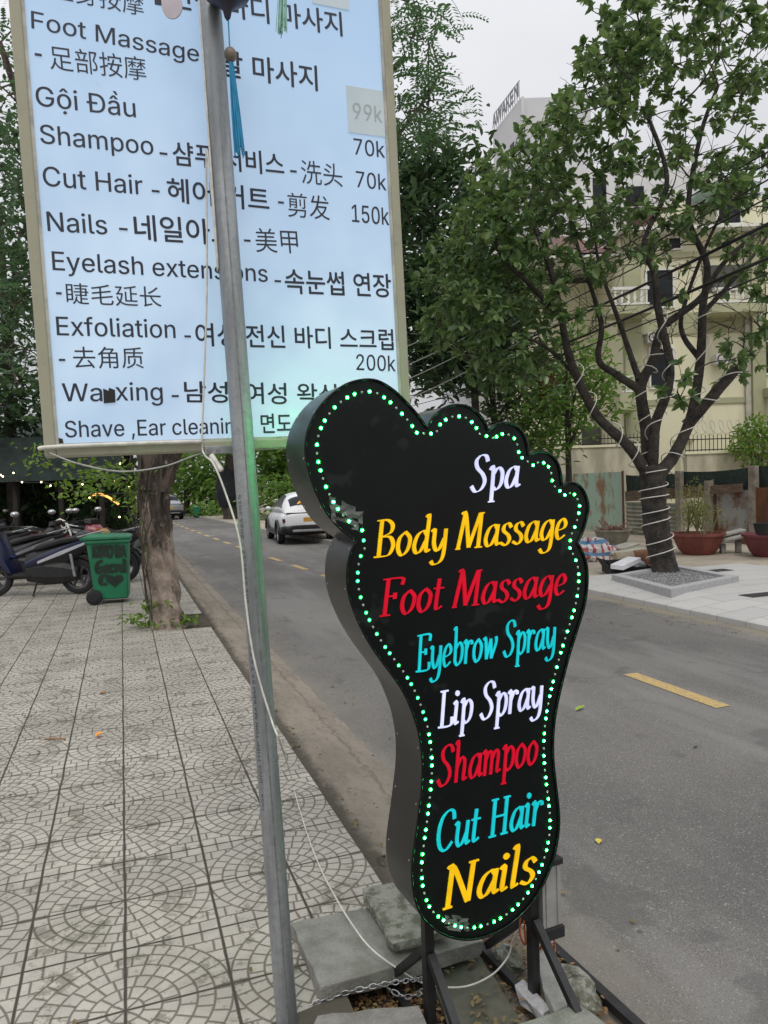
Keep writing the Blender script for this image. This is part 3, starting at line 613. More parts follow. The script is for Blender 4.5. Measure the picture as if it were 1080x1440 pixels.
# --- calligraphic lettering: strokes swept with a broad nib
GL = {
 'a': (.52, [[(.40, .50), (.30, .61), (.14, .50), (.06, .22), (.13, .03), (.26, .07), (.39, .34)], [(.42, .62), (.40, .2), (.44, .04), (.53, .09)]]),
 'o': (.46, [[(.23, .62), (.08, .46), (.06, .18), (.18, .0), (.34, .14), (.38, .44), (.23, .62)]]),
 'p': (.50, [[(.02, .57), (.12, .62), (.12, -.34)], [(.03, -.33), (.22, -.33)], [(.13, .42), (.28, .62), (.42, .48), (.40, .16), (.26, .0), (.14, .08)]]),
 'b': (.48, [[(.03, .97), (.11, 1.0), (.11, .1)], [(.11, .12), (.22, .0), (.38, .14), (.41, .46), (.28, .62), (.12, .44)]]),
 'd': (.54, [[(.40, .50), (.30, .61), (.14, .50), (.06, .22), (.13, .03), (.26, .07), (.39, .34)], [(.35, .97), (.43, 1.0), (.41, .2), (.45, .04), (.54, .09)]]),
 'g': (.52, [[(.40, .50), (.30, .61), (.14, .50), (.06, .24), (.13, .05), (.26, .09), (.39, .34)], [(.42, .62), (.41, -.08), (.32, -.3), (.14, -.33), (.04, -.22)]]),
 'y': (.52, [[(.0, .57), (.09, .62), (.10, .26), (.18, .05), (.28, .08), (.40, .36)], [(.43, .62), (.42, -.06), (.32, -.29), (.14, -.33), (.06, -.24)]]),
 's': (.40, [[(.34, .50), (.25, .62), (.12, .57), (.10, .42), (.26, .28), (.31, .13), (.20, .0), (.03, .08)]]),
 'S': (.58, [[(.51, .82), (.44, .98), (.28, 1.0), (.15, .86), (.19, .66), (.37, .47), (.45, .25), (.34, .04), (.16, .0), (.04, .16)]]),
 'M': (.86, [[(.0, .02), (.14, .02)], [(.07, .02), (.20, .98)], [(.10, .98), (.22, .98), (.40, .04)], [(.40, .04), (.68, .98)], [(.68, .98), (.80, .98)], [(.71, .98), (.70, .02)], [(.60, .02), (.82, .02)]]),
 'm': (.74, [[(.0, .57), (.10, .62), (.10, .0)], [(.10, .36), (.22, .60), (.32, .56), (.34, .40), (.33, .0)], [(.34, .36), (.46, .60), (.56, .56), (.58, .40), (.56, .1), (.60, .03), (.70, .08)]]),
 'h': (.54, [[(.03, .97), (.11, 1.0), (.11, .0)], [(.11, .34), (.24, .60), (.36, .57), (.39, .40), (.37, .1), (.41, .03), (.50, .08)]]),
 'B': (.62, [[(.15, .98), (.15, .02)], [(.02, .98), (.30, .98), (.46, .84), (.42, .64), (.16, .54)], [(.16, .54), (.42, .52), (.53, .30), (.44, .06), (.24, .02), (.02, .02)]]),
 'F': (.58, [[(.17, .98), (.17, .02)], [(.03, .98), (.55, .98), (.57, .80)], [(.17, .52), (.40, .52)], [(.40, .60), (.40, .44)], [(.04, .02), (.32, .02)]]),
 'E': (.60, [[(.17, .98), (.17, .02)], [(.03, .98), (.53, .98), (.55, .80)], [(.17, .52), (.40, .52)], [(.40, .60), (.40, .44)], [(.04, .02), (.52, .02), (.57, .22)]]),
 'L': (.56, [[(.17, .98), (.17, .02)], [(.04, .98), (.32, .98)], [(.04, .02), (.48, .02), (.53, .24)]]),
 'C': (.60, [[(.55, .76), (.50, .96), (.34, 1.0), (.15, .82), (.07, .45), (.15, .10), (.34, .0), (.54, .18)]]),
 'H': (.74, [[(.16, .98), (.16, .02)], [(.57, .98), (.57, .02)], [(.16, .52), (.57, .52)], [(.05, .98), (.28, .98)], [(.46, .98), (.69, .98)], [(.04, .02), (.28, .02)], [(.45, .02), (.69, .02)]]),
 'N': (.76, [[(.12, .96), (.12, .02)], [(.02, .97), (.16, .97), (.56, .04)], [(.58, .04), (.60, .98)], [(.02, .02), (.22, .02)], [(.50, .98), (.72, .98)]]),
 'i': (.26, [[(.0, .57), (.10, .62), (.09, .12), (.13, .03), (.22, .08)], [(.11, .86), (.115, .84)]]),
 'l': (.26, [[(.02, .97), (.11, 1.0), (.09, .12), (.13, .03), (.22, .08)]]),
 't': (.34, [[(.14, .86), (.11, .14), (.16, .03), (.29, .10)], [(.0, .60), (.30, .60)]]),
 'r': (.40, [[(.0, .57), (.10, .62), (.10, .0)], [(.10, .34), (.22, .60), (.33, .60), (.35, .52)]]),
 'e': (.44, [[(.08, .28), (.30, .34), (.36, .48), (.25, .62), (.11, .48), (.06, .22), (.16, .02), (.36, .13)]]),
 'u': (.54, [[(.0, .57), (.10, .62), (.09, .2), (.16, .02), (.28, .08), (.40, .34)], [(.42, .62), (.40, .14), (.44, .03), (.53, .09)]]),
 'w': (.66, [[(.0, .58), (.10, .60), (.17, .03)], [(.17, .03), (.34, .58)], [(.34, .58), (.39, .03)], [(.39, .03), (.58, .44), (.57, .62)]]),
 ' ': (.26, [])}
def nib(d, T_=.135, t_=.05, ang=.30):
    c, s = math.cos(ang), math.sin(ang)
    nx, ny = -d.y, d.x
    a = nx*c + ny*s; b = -nx*s + ny*c
    return .5*math.sqrt((T_*a)**2 + (t_*b)**2)
def write(fr, word, A, B, H, y0, depth, shear=.16, T_=.106, t_=.020, y_sign=-1):
    tot = sum(GL[c][0] for c in word) + .0; L = math.hypot(B[0]-A[0], B[1]-A[1]); cx_, sx_ = (B[0]-A[0])/L, (B[1]-A[1])/L
    k = L/(tot + shear*.3); mb = MB(fr); pen = 0; ct = 0; out = [mb]
    for ch in word:
        adv, strokes = GL[ch]
        if ch == ' ': mb = MB(fr); out.append(mb)
        for st_ in strokes:
            pts = [Vector((p[0], p[1], 0)) for p in st_]
            ln = sum((b-a).length for a, b in zip(pts, pts[1:]))
            # straight serifs stay straight
            sp_ = spline(pts, 5) if len(pts) > 2 else [pts[0].lerp(pts[1], i/4) for i in range(5)]
            if len(pts) == 2 and ln < .05:
                q = [pts[0] + Vector((math.cos(a)*.085*H/k if 0 else math.cos(a)*.075, math.sin(a)*.075, 0)) for a in np.linspace(0, 2*math.pi, 12)[:-1]]
                ring = q
            else:
                lft, rgt = [], []
                m_ = len(sp_)
                for i, p in enumerate(sp_):
                    d = (sp_[min(i+1, m_-1)] - sp_[max(i-1, 0)]).normalized(); hw = nib(d, T_, t_)
                    nrm = Vector((-d.y, d.x, 0)); lft.append(p + nrm*hw); rgt.append(p - nrm*hw)
                ring = lft + rgt[::-1]
            def tr(p):
                x = (pen + p.x + shear*p.y)*k; z = p.y*H
                return A[0] + x*cx_ - z*sx_, A[1] + x*sx_ + z*cx_
            yy = y0 + y_sign*(depth + .00006*(ct % 7)); ct += 1
            if len(pts) == 2 and ln < .05:
                g = [tr(p) for p in ring]; m2 = len(g)
                mb.add([(a, yy, b) for a, b in g] + [(a, y0, b) for a, b in g], [tuple(range(m2))] + [(i, i+m2, (i+1) % m2+m2, (i+1) % m2) for i in range(m2)])
            else:
                m_ = len(lft); gl = [tr(p) for p in lft]; gr = [tr(p) for p in rgt]
                vs = [(a, yy, b) for a, b in gl] + [(a, yy, b) for a, b in gr] + [(a, y0, b) for a, b in gl] + [(a, y0, b) for a, b in gr]
                fs = [(i, i+m_, i+1+m_, i+1) for i in range(m_-1)] + [(i, i+1, i+1+2*m_, i+2*m_) for i in range(m_-1)] + [(i+m_, i+3*m_, i+1+3*m_, i+1+m_) for i in range(m_-1)]
                fs += [(0, 2*m_, 3*m_, m_), (m_-1, 2*m_-1, 4*m_-1, 3*m_-1)]
                mb.add(vs, fs)
        pen += adv
    return out
def acr(name, col, e): return M(name, col, .45, .12, 12, emit=e, spec=.15)
LW, LY, LR, LC = acr('acrylic_white', (.58, .60, .88), .55), acr('acrylic_yellow', (.80, .47, .006), .42), acr('acrylic_red', (.50, .004, .020), .42), acr('acrylic_cyan', (.008, .50, .56), .42)
for s, a0, b0, a1, b1, h, mt in (("Spa", 661, 692, 733, 685, 50, LW), ("Body Massage", 525, 785, 799, 758, 53, LY), ("Foot Massage", 532, 868, 798, 836, 53, LR),
        ("Eyebrow Spray", 584, 946, 783, 911, 52, LC), ("Lip Spray", 615, 1025, 765, 994, 52, LW), ("Shampoo", 614, 1107, 758, 1073, 55, LR), ("Cut Hair", 612, 1200, 764, 1158, 55, LC), ("Nails", 622, 1281, 756, 1238, 58, LY)):
    A, B, H = onplane(FF, a0, b0, a1, b1, h); 
    for q in write(FF, s, A, B, H, .0038, .004): q.build('lettering', mt, sign)
# --- the ring of bulbs, inset from the edge
O = np.array(outl)
def ring_pts(inset, step):
    pts = []
    for i in range(n):
        a, b = np.array(outl[i]), np.array(outl[(i+1) % n]); d = (b-a)/np.linalg.norm(b-a)
        for q in range(2):
            p = a + (b-a)*q/2 + np.array((d[1], -d[0]))*inset
            if np.min(np.linalg.norm(O-p, axis=1)) > inset*.93: pts.append(p)
    out = [pts[0]]; acc = 0; prev = pts[0]
    for p in pts[1:]+[pts[0]]:
        seg = np.linalg.norm(p-prev)
        while acc + seg >= step and seg > 1e-9:
            t = (step-acc)/seg; prev = prev + (p-prev)*t; out.append(prev); seg = np.linalg.norm(p-prev); acc = 0
        acc += seg; prev = p
    return out[:-1]
lit = EM('led_lit', (.04, 1, .24), 60); halo = EM('led_halo', (.0, .42, .10), .26); dull = M('led_off', (.34, .36, .34), .3, .2, 20)
area = 0.5*sum(outl[i][0]*outl[(i+1) % n][1] - outl[(i+1) % n][0]*outl[i][1] for i in range(n))
bulbs = ring_pts(.030, .0212) if area < 0 else ring_pts(-.030, .0212)
def dome(mb, p, r, y, sgn):
    prof = [(1, 0), (.9, .45), (.55, .85), (.0001, 1.0)]
    vs = []; fs = []
    for j, (a, h) in enumerate(prof):
        for i in range(8): g = 2*math.pi*i/8; vs.append((p[0]+a*r*math.cos(g), y-sgn*h*r, p[1]+a*r*math.sin(g)))
    for j in range(3):
        for i in range(8): fs.append((j*8+i, j*8+(i+1) % 8, (j+1)*8+(i+1) % 8, (j+1)*8+i))
    mb.add(vs, fs)
def disc(mb, p, r, y):
    mb.add([(p[0]+r*math.cos(2*math.pi*i/10), y, p[1]+r*math.sin(2*math.pi*i/10)) for i in range(10)], [tuple(range(10))])
def is_lit(i, p):
    if p[1] < .9: return i % 3 != 2
    return i % 5 not in (1, 3)
rest_on, rest_off, back = MB(FF), MB(FF), MB(FF)
protos = {}
lit_ids = [i for i, p in enumerate(bulbs) if is_lit(i, p)]
cnt = 0
for i, p in enumerate(bulbs):
    on = is_lit(i, p)
    if on: disc(rest_on, p, .0056, .0036)  # dim green disc paints the glow around each lit bulb
    if cnt < 100 and i in lit_ids:
        key = on
        if key not in protos:
            q = MB(); dome(q, (0, 0), .0031, 0, 1); ob = q.build('led', lit, sign, smooth=180, world=False); protos[key] = ob
            m3 = Matrix((FF.ex, FF.ey, FF.ez)).transposed().to_4x4()
        else:
            ob = protos[key].copy(); C.objects.link(ob); ob.parent = sign
        ob.matrix_local = Matrix.Translation(FF(p[0], .003, p[1]) - Vector(sign.location)) @ m3
        cnt += 1
    else: dome(rest_off if not on else back, p, .0034 if not on else .0031, .0036, 1)
rest_on.build('led_halo', halo, sign)['kind'] = 'stuff'
rest_off.build('unlit_led', dull, sign, smooth=180)['kind'] = 'stuff'
toe = MB(FF)
for i, p in enumerate(bulbs):
    if is_lit(i, p): dome(toe if p[1] > 1.2 and p[0] < .05 else back, p, .0042, T-.0036, -1)
back.build('led', EM('led_rear', (.04, 1, .24), 14), sign, smooth=180)['kind'] = 'stuff'
toe.build('bright_led', EM('led_bright', (.02, 1, .20), 100), sign, smooth=180)['kind'] = 'stuff'
# --- stand
lx1, _z = FX.uv(751, 1388); GB = 0
mid = .0
bot = lambda u, v: FX.uv(u, v)
for lx, ztop in ((0.0, .34), (lx1, .36)):
    MB(FX).box(lx-.014, lx+.014, -.014, .014, -.05, ztop).build('leg', MT['black_steel'], sign, bevel=.002)
    MB(FX).bar((lx, -.016, .20), (lx, -.30, -.04), .022, .022).build('brace', MT['black_steel'], sign)
    MB(FX).bar((lx, .016, .20), (lx, .26, -.03), .022, .022).build('brace', MT['black_steel'], sign)
    MB(FX).box(lx-.013, lx+.013, -.40, .42, -.076, -.051).build('base_rail', MT['black_steel'], sign)
pbx = lx1+.012
mb = MB(FX); mb.box(pbx+.006, pbx+.072, -.03, .05, .175, .36); mb.box(pbx+.016, pbx+.022, -.034, -.0305, .18, .355); mb.box(pbx+.056, pbx+.062, -.034, -.0305, .18, .355); mb.build('power_box', M('alu', (.42, .42, .40), .4, .2, 8, metal=.4), sign, bevel=.003)
mb = MB(FX); mb.box(pbx+.001, pbx+.077, -.038, .056, .14, .1745); mb.build('box_cap', MT['rubber'], sign, bevel=.002); mb = MB(FX); mb.box(pbx+.001, pbx+.077, -.038, .056, .3605, .378); mb.build('box_cap', MT['rubber'], sign, bevel=.002)
OR = M('orange_wire', (.42, .09, .02), .5, .2, 20)
mb = MB(FX)
mb.tube(spline([(lx1-.035, 0, .36), (lx1-.03, .01, .26), (lx1-.045, .0, .17), (lx1-.02, .01, .12), (lx1-.03, .0, .2)], 6), .003, 6)
mb.tube(spline([(pbx+.03, .0, .14), (pbx+.015, -.02, .10), (pbx+.05, -.02, .085), (pbx+.06, 0, .12), (pbx+.02, .01, .09), (pbx+.045, .0, .14)], 6), .0026, 6)
mb.build('wire', OR, sign, smooth=180)
# crumpled clear tape patches
def tape(name, u, v, wdt, hgt, lab):
    mb = MB(FF); s, t = FF.uv(u, v); k = 7; vs = []; fs = []
    for j in range(k):
        for i in range(k): vs.append((s+(i/(k-1)-.5)*wdt+random.uniform(-.004, .004), -.006+random.uniform(-.007, .004), t+(j/(k-1)-.5)*hgt+(i/(k-1)-.5)*-.03+random.uniform(-.004, .004)))
    for j in range(k-1):
        for i in range(k-1):
            if random.random() < .8: fs.append((j*k+i, j*k+i+1, j*k+k+i+1, j*k+k+i))
    mb.add(vs, fs); o = mb.build(name, TP, sign); return o
m, nt, b = newmat('clear_tape'); b.inputs['Base Color'].default_value = (.8, .82, .8, 1); b.inputs['Roughness'].default_value = .08; b.inputs['Alpha'].default_value = .13; TP = m
tape('clear_tape', 486, 724, .085, .06, ''); tape('clear_tape', 640, 1296, .07, .035, '')

# ================================================================== LOOSE SLABS, RUBBLE, LITTER
def slab(name, mat, corners, th, label, jit=.004, cat='paving slab'):
    cs = [Vector(c) for c in corners]; mb = MB(); N_ = 8; top = []
    for i in range(4):
        le = (cs[(i+1) % 4]-cs[i]).length; N_ = max(2, int(le/.045))
        for q in range(N_): top.append(cs[i].lerp(cs[(i+1) % 4], q/N_) + Vector((random.uniform(-jit, jit), random.uniform(-jit, jit), random.uniform(-jit, jit)*.3)))
    m_ = len(top); b1 = [p - Vector((random.uniform(-jit, jit)*2, random.uniform(-jit, jit)*2, th*random.uniform(.9, 1.05))) for p in top]
    mb.add([tuple(p) for p in top + b1], [tuple(range(m_)), tuple(range(2*m_-1, m_-1, -1))] + [(i, i+m_, (i+1) % m_+m_, (i+1) % m_) for i in range(m_)])
    return tag(mb.build(name, mat, None, bevel=.003), label, cat)
slab('loose_slab', MT['slab'], [G(452, 1388, .045), G(680, 1322, .02), G(588, 1262, .03), G(409, 1297, .05)], .05, 'long grey concrete slab lying tilted beside the pole under the mossy slab')
slab('loose_slab', MT['slab_moss'], [G(551, 1328, .082), G(632, 1306, .078), G(590, 1233, .074), G(508, 1248, .080)], .03, 'mossy grey slab stacked on the longer slab left of the foot sign')
slab('loose_slab', MT['slab'], [G(430, 1470, .05), G(612, 1470, .05), G(588, 1412, .05), G(446, 1427, .05)], .05, 'grey slab at the bottom of the photo just below the chain')
slab('loose_slab', MT['slab'], [G(690, 1475, .05), G(905, 1480, .05), G(815, 1411, .05), G(716, 1441, .05)], .05, 'grey slab at the bottom of the photo in front of the right sign leg')
def rock(name, c, r, mat, label, cat='rubble', sq=.7):
    mb = MB(); vs = []; k = 12; m_ = 8
    for j in range(m_+1):
        for i in range(k):
            a, b = 2*math.pi*i/k, math.pi*j/m_; q = 1+random.uniform(-.16, .16)
            vs.append((c[0]+r[0]*q*math.sin(b)*math.cos(a), c[1]+r[1]*q*math.sin(b)*math.sin(a), c[2]+r[2]*q*math.cos(b)))
    mb.add(vs, [(j*k+i, j*k+(i+1) % k, (j+1)*k+(i+1) % k, (j+1)*k+i) for j in range(m_) for i in range(k)])
    return tag(mb.build(name, mat), label, cat)
rock('concrete_lump', G(806, 1398, -.09), (.07, .11, .06), MT['slab_moss'], 'mossy broken concrete lump between the sign base and the road')
rock('concrete_lump', G(600, 1320, -.08), (.10, .06, .04), MT['gutter'], 'rough brown concrete lump half buried under the mossy slab')
rock('concrete_lump', G(715, 1352, -.07), (.05, .06, .045), MT['slab_moss'], 'small mossy lump behind the right sign leg')
rock('concrete_lump', G(543, 1222, -.06), (.05, .06, .05), MT['gutter'], 'small dirty lump in the gutter by the foot sign heel')
PALE = M('pale_tile', (.27, .27, .25), .8, .25, 12, bmp=.3)
slab('tile_fragment', PALE, [G(778, 1424, -.0), G(799, 1412, -.0), G(773, 1330, .01), G(748, 1345, .01)], .03, 'whitish broken paver standing behind the right sign leg brace', .005, 'paver')
slab('tile_fragment', MT['granite'], [G(762, 1427, -.02), G(775, 1419, -.02), G(735, 1376, -.02), G(722, 1384, -.02)], .03, 'narrow grey paver strip lying by the right base rail', .004, 'paver')
slab('flat_board', M('dark_stone', (.10, .10, .075), .8, .4, 8, col2=(.05, .055, .035), bmp=.4), [G(640, 1470, -.04), G(735, 1436, -.04), G(668, 1336, -.045), G(602, 1362, -.045)], .025, 'dark damp flat stone lying under the foot sign', .004, 'stone')
a, b = G(776, 1332, -.085), G(905, 1452, -.085)
tag(MB().bar(a, b, .034, .03).build('steel_bar', MT['black_steel'], None, bevel=.002), 'black square steel bar lying along the road edge behind the sign stand', 'steel bar')
mb = MB(); mb.quad((.2, 1.0, .003), (.56, 1.0, .003), (.56, 2.06, .003), (.33, 2.02, .003)); struct(mb.build('concrete_patch', MT['gutter']))
# chain
mb = MB(); cp = spline([G(400, 1424, -.03), G(440, 1412, .0), G(480, 1398, .01), G(520, 1388, .02), G(553, 1382, .02), G(580, 1378, .03), G(596, 1376, .05)], 4)
for i in range(len(cp)-1):
    a, b = cp[i], cp[i+1]; d = (b-a).normalized(); x = d.orthogonal().normalized()
    if i % 2: x = d.cross(x)
    x = (x + Vector((random.uniform(-.4, .4), random.uniform(-.4, .4), random.uniform(-.4, .4)))).normalized()
    c = (a+b)/2; h = (b-a).length*.66
    mb.tube([c + d*h*math.cos(t) + x*.0065*math.sin(t) for t in np.linspace(0, 2*math.pi, 11)[:-1]], .0021, 6, closed=True)
cp2 = spline([G(545, 1390, .0), G(570, 1402, -.02), G(592, 1396, .0), G(598, 1385, .02)], 3)
for i in range(len(cp2)-1):
    a, b = cp2[i], cp2[i+1]; d = (b-a).normalized(); x = d.orthogonal().normalized() if i % 2 else d.cross(d.orthogonal().normalized()); c = (a+b)/2; h = (b-a).length*.66
    mb.tube([c + d*h*math.cos(t) + x*.0065*math.sin(t) for t in np.linspace(0, 2*math.pi, 11)[:-1]], .0021, 6, closed=True)
tag(mb.build('chain', MT['chain'], None, smooth=180), 'steel link chain tying the left sign leg to the slabs', 'chain')
# leaves and litter
def leaf_geo(L, W, fold=.15):
    return np.array([(0, 0, 0), (L*.35, W*.5, fold*W), (L*.75, W*.42, fold*W*.6), (L, 0, -fold*L*.25), (L*.75, -W*.42, fold*W*.6), (L*.35, -W*.5, fold*W)])
LF = [(0, 1, 2, 3), (0, 3, 4, 5)]
def litter(name, mat, label, pts, lo, hi):
    mb = MB()
    for p in pts:
        L = random.uniform(lo, hi); g = leaf_geo(L, L*random.uniform(.35, .6), .3); a = random.uniform(0, 6.28); t = random.uniform(-.5, .5)
        ca, sa = math.cos(a), math.sin(a)
        mb.add([(p[0]+x*ca-y*sa, p[1]+x*sa+y*ca, p[2]+z+x*t*.6+.006) for x, y, z in g], LF)
    o = mb.build(name, mat); return stuff(o, label)
dry = leafmat('dry_leaves', (.10, .055, .022), (.19, .10, .04), (.27, .19, .07), .1, .8)
pts = [(random.uniform(.56, .86), random.uniform(1.2, 2.24), -.072+random.uniform(0, .012)) for _ in range(2200)] + [(random.uniform(.86, 1.3), random.uniform(1.2, 2.3), -.10+random.uniform(0, .03)) for _ in range(1700)]
litter('leaf_litter', dry, 'brown dead leaves filling the broken corner around the sign stand', pts, .008, .026)
pts = []
for _ in range(520):
    y = 1.5 + 16*random.random()**2; pts.append((random.gauss(.93, .06), y, -.035))
for _ in range(160):
    y = 1.5 + 9*random.random(); x = random.uniform(1.1, 1.7); pts.append((x, y, RZ+.0))
for _ in range(110): pts.append((random.uniform(-2.5, .8), random.uniform(1.5, 11), 0.0))
for _ in range(160): pts.append((5.9+abs(random.gauss(0, .15))*-1, random.uniform(3, 12), RZ))
litter('gutter_litter', leafmat('gutter_leaves', (.08, .06, .03), (.16, .12, .05), (.25, .2, .09), .1, .8), 'bits of dry leaf scattered along the gutter', pts, .010, .03)
def one_leaf(name, p, L, W, rz, mat, label, cat='leaf', tilt=.15):
    g = leaf_geo(L, W, .35); ca, sa = math.cos(rz), math.sin(rz); mb = MB()
    mb.add([(p[0]+x*ca-y*sa, p[1]+x*sa+y*ca, p[2]+.004+abs(z)*.8+x*tilt) for x, y, z in g], LF); tag(mb.build(name, mat), label, cat)
OL = M('orange_petal', (.75, .28, .02), .5, .2, 20); YL = M('yellow_leaf', (.60, .46, .06), .5, .2, 20); GLm = M('green_leaf', (.25, .36, .04), .5, .3, 20); BL = M('brown_leaf', (.34, .16, .04), .7, .3, 20)
one_leaf('fallen_flower', G(133, 1038), .05, .05, .2, OL, 'bright orange fallen blossom on the pavement tiles', 'flower', .4)
one_leaf('fallen_leaf', G(138, 977), .06, .035, .1, BL, 'brown orange leaf on the pavement above the orange blossom')
one_leaf('fallen_leaf', G(808, 1001, RZ), .11, .035, .3, GLm, 'curled lime green leaf on the road beside the foot sign')
one_leaf('fallen_leaf', G(842, 1188, RZ), .036, .03, 1.0, YL, 'small round yellow leaf on the asphalt, lower right')
one_leaf('fallen_leaf', G(975, 1053, RZ), .04, .015, .1, M('dark_leaf', (.03, .025, .02), .8, .2, 9), 'small dark curled leaf on the asphalt below the yellow dash')
tag(MB().tube([G(62, 1039, .006), G(78, 1038, .008), G(92, 1039, .006)], .004, 6).build('twig', BL), 'short brown twig lying on the pavement', 'twig')

# ================================================================== TREES
def rand_in(c, r, k):
    out = []
    while len(out) < k:
        q = rng.uniform(-1, 1, 3)
        if q@q <= 1: out.append(Vector((c[0]+q[0]*r[0], c[1]+q[1]*r[1], c[2]+q[2]*r[2])))
    return out
class Leaves:
    def __init__(s): s.v = []; s.f = []; s.n = 0
    def leaf(s, p, d, L, W, droop=.3):
        d = Vector(d).normalized(); up = Vector((random.gauss(0, .45), random.gauss(0, .45), 1)); x = d.cross(up)
        x = x.normalized() if x.length > 1e-4 else Vector((1, 0, 0)); z = x.cross(d); g = leaf_geo(L, W, .18)
        for a, b, c in g:
            q = p + d*a + x*b + z*(c - droop*a*a/max(L, 1e-6)*.5); s.v.append((q.x, q.y, q.z))
        s.f += [(s.n, s.n+1, s.n+2, s.n+3), (s.n, s.n+3, s.n+4, s.n+5)]; s.n += 6
    def frond(s, p, d, L, k=9, lw=.05, ll=.09):
        d = Vector(d).normalized(); x = d.cross(Vector((0, 0, 1))); x = x.normalized() if x.length > 1e-3 else Vector((1, 0, 0))
        for i in range(k):
            t = (i+.6)/k; q = p + d*L*t - Vector((0, 0, .45*L*t*t))
            for sg in (-1, 1):
                dd = (x*sg + d*.5 + Vector((0, 0, -.25))).normalized(); e = ll*(1-.5*abs(t-.4))
                a = q; b = q + dd*e*.5 + d*lw*.5; c = q + dd*e; g = q + dd*e*.5 - d*lw*.5
                for w_ in (a, b, c, g): s.v.append((w_.x, w_.y, w_.z))
                s.f.append((s.n, s.n+1, s.n+2, s.n+3)); s.n += 4
    def build(s, name, mat, parent):
        mb = MB(); mb.v = s.v; mb.f = s.f; return mb.build(name, mat, parent)
def tree(name, label, base, limbs, targets, mats, leaf=(.10, .05), per=8, style='broad', twig=.010, group=None, trunk_jit=.05, spread=.16, cat='tree', nseg=9, ridge=0, bare=0, twigs=()):
    """limbs: list of (points, r0, r1); targets: twig tips that reach back to the nearest wood"""
    t = thing(name, label, cat, tuple(base), group)
    mb = MB(); nodes = []
    for i, (pts, ra, rb) in enumerate(limbs):
        sp_ = spline(pts, 14 if ridge else 6); k = len(sp_); rad = [ra + (rb-ra)*(j/(k-1))**.65 for j in range(k)]
        if i == 0: rad = [r_*(1 + .35*max(0, 1-j/(7 if ridge else 3))) for j, r_ in enumerate(rad)]
        mb.tube(sp_, rad, nseg + 3, jit=trunk_jit, ridge=ridge)
        nodes += [(p, r_) for p, r_ in zip(sp_[k//4:], rad[k//4:])] if i else [(p, r_) for p, r_ in zip(sp_[k//2:], rad[k//2:])]
    br = mb; lv = Leaves()
    arr = [tuple(p) for p, _ in nodes]; NP = np.array(arr)
    tg = sorted(targets, key=lambda q: float(np.min(np.linalg.norm(NP-np.array(q), axis=1))))
    for q in tg:
        A_ = np.array(arr); d = np.linalg.norm(A_-np.array(q), axis=1) + np.maximum(0, A_[:, 2]-q[2])*.6
        j = int(np.argmin(d)); p0 = Vector(arr[j]); L = (q-p0).length
        if L < .05: continue
        mid = p0.lerp(q, .5) + Vector((random.gauss(0, .08), random.gauss(0, .08), random.gauss(0, .06)+.05))*L*.8
        pl = spline([p0, mid, q], 4); k = len(pl); rb = min(.03, twig*(.6+L*.8))
        br.tube(pl, [rb*(1-.65*i/(k-1)) for i in range(k)], 4, cap=False)
        arr += [tuple(x) for x in pl[2:]]
        d0 = (q-mid).normalized()
        if style == 'rosette':
            tips = [(q, d0)]
            for _ in range(2):
                a_ = pl[-1-random.randrange(1, 3)]; b_ = a_ + (d0*.5 + Vector((random.gauss(0, .7), random.gauss(0, .7), random.gauss(.35, .5)))).normalized()*random.uniform(.15, .38)
                br.tube([a_, a_.lerp(b_, .5) + Vector((0, 0, .02)), b_], [rb*.4, rb*.32, rb*.22], 4, cap=False); tips.append((b_, (b_-a_).normalized()))
            if random.random() < bare: tips = tips[:1] if random.random() < .5 else []
            for tp, td in tips:
                e1 = td.orthogonal().normalized(); e2 = td.cross(e1); ph_ = random.uniform(0, 6.28); m_ = random.randint(per-2, per+2); cs_ = random.uniform(.75, 1.15)
                for i in range(m_):
                    a_ = ph_ + i*2.4; dd = (e1*math.cos(a_) + e2*math.sin(a_) + td*random.uniform(.1, 1.0) + Vector((0, 0, random.uniform(-.35, .15)))).normalized(); sc_ = cs_*random.uniform(.7, 1.15)
                    lv.leaf(tp - td*random.uniform(0, .07), dd, leaf[0]*sc_, leaf[1]*sc_, random.uniform(.2, .8))
            continue
        for _ in range(per):
            if style == 'broad':
                dd = Vector((random.gauss(0, 1), random.gauss(0, 1), random.gauss(.15, .6))).normalized()*.9 + d0*.35
                pp = q + Vector((random.gauss(0, spread), random.gauss(0, spread), random.gauss(0, spread*.8)))
                if random.random() < .45: pp = pl[-1-random.randrange(0, 3)] + Vector((random.gauss(0, spread*.3), random.gauss(0, spread*.3), random.gauss(0, spread*.3)))
                sc_ = random.uniform(.65, 1.2); lv.leaf(pp, dd, leaf[0]*sc_, leaf[1]*sc_, random.uniform(.1, .6))
            else:
                dd = Vector((random.gauss(0, 1), random.gauss(0, 1), random.gauss(-.1, .5))); pp = q + Vector((random.gauss(0, spread), random.gauss(0, spread), random.gauss(0, spread)))
                lv.frond(pp, dd, leaf[0]*random.uniform(.7, 1.2), 8, leaf[1]*.42, leaf[1])
    for q in twigs:                                    # leafless twigs
        A_ = np.array(arr); j = int(np.argmin(np.linalg.norm(A_-np.array(q), axis=1))); p0 = Vector(arr[j]); L = (q-p0).length
        pl = spline([p0, p0.lerp(q, .5) + Vector((random.gauss(0, .1), random.gauss(0, .1), random.gauss(.06, .08)))*L, q], 4); k = len(pl)
        br.tube(pl, [.0085*(1-.7*i/(k-1)) for i in range(k)], 4, cap=False); arr += [tuple(x) for x in pl[3:]]
        for _ in range(2):
            a_ = pl[random.randrange(2, k)]; br.tube([a_, a_ + Vector((random.gauss(0, .2), random.gauss(0, .2), random.gauss(.12, .15)))], [.005, .0025], 4, cap=False)
    br.build('trunk', mats[0], t, smooth=75)
    lv.build('crown', mats[1], t)
    return t
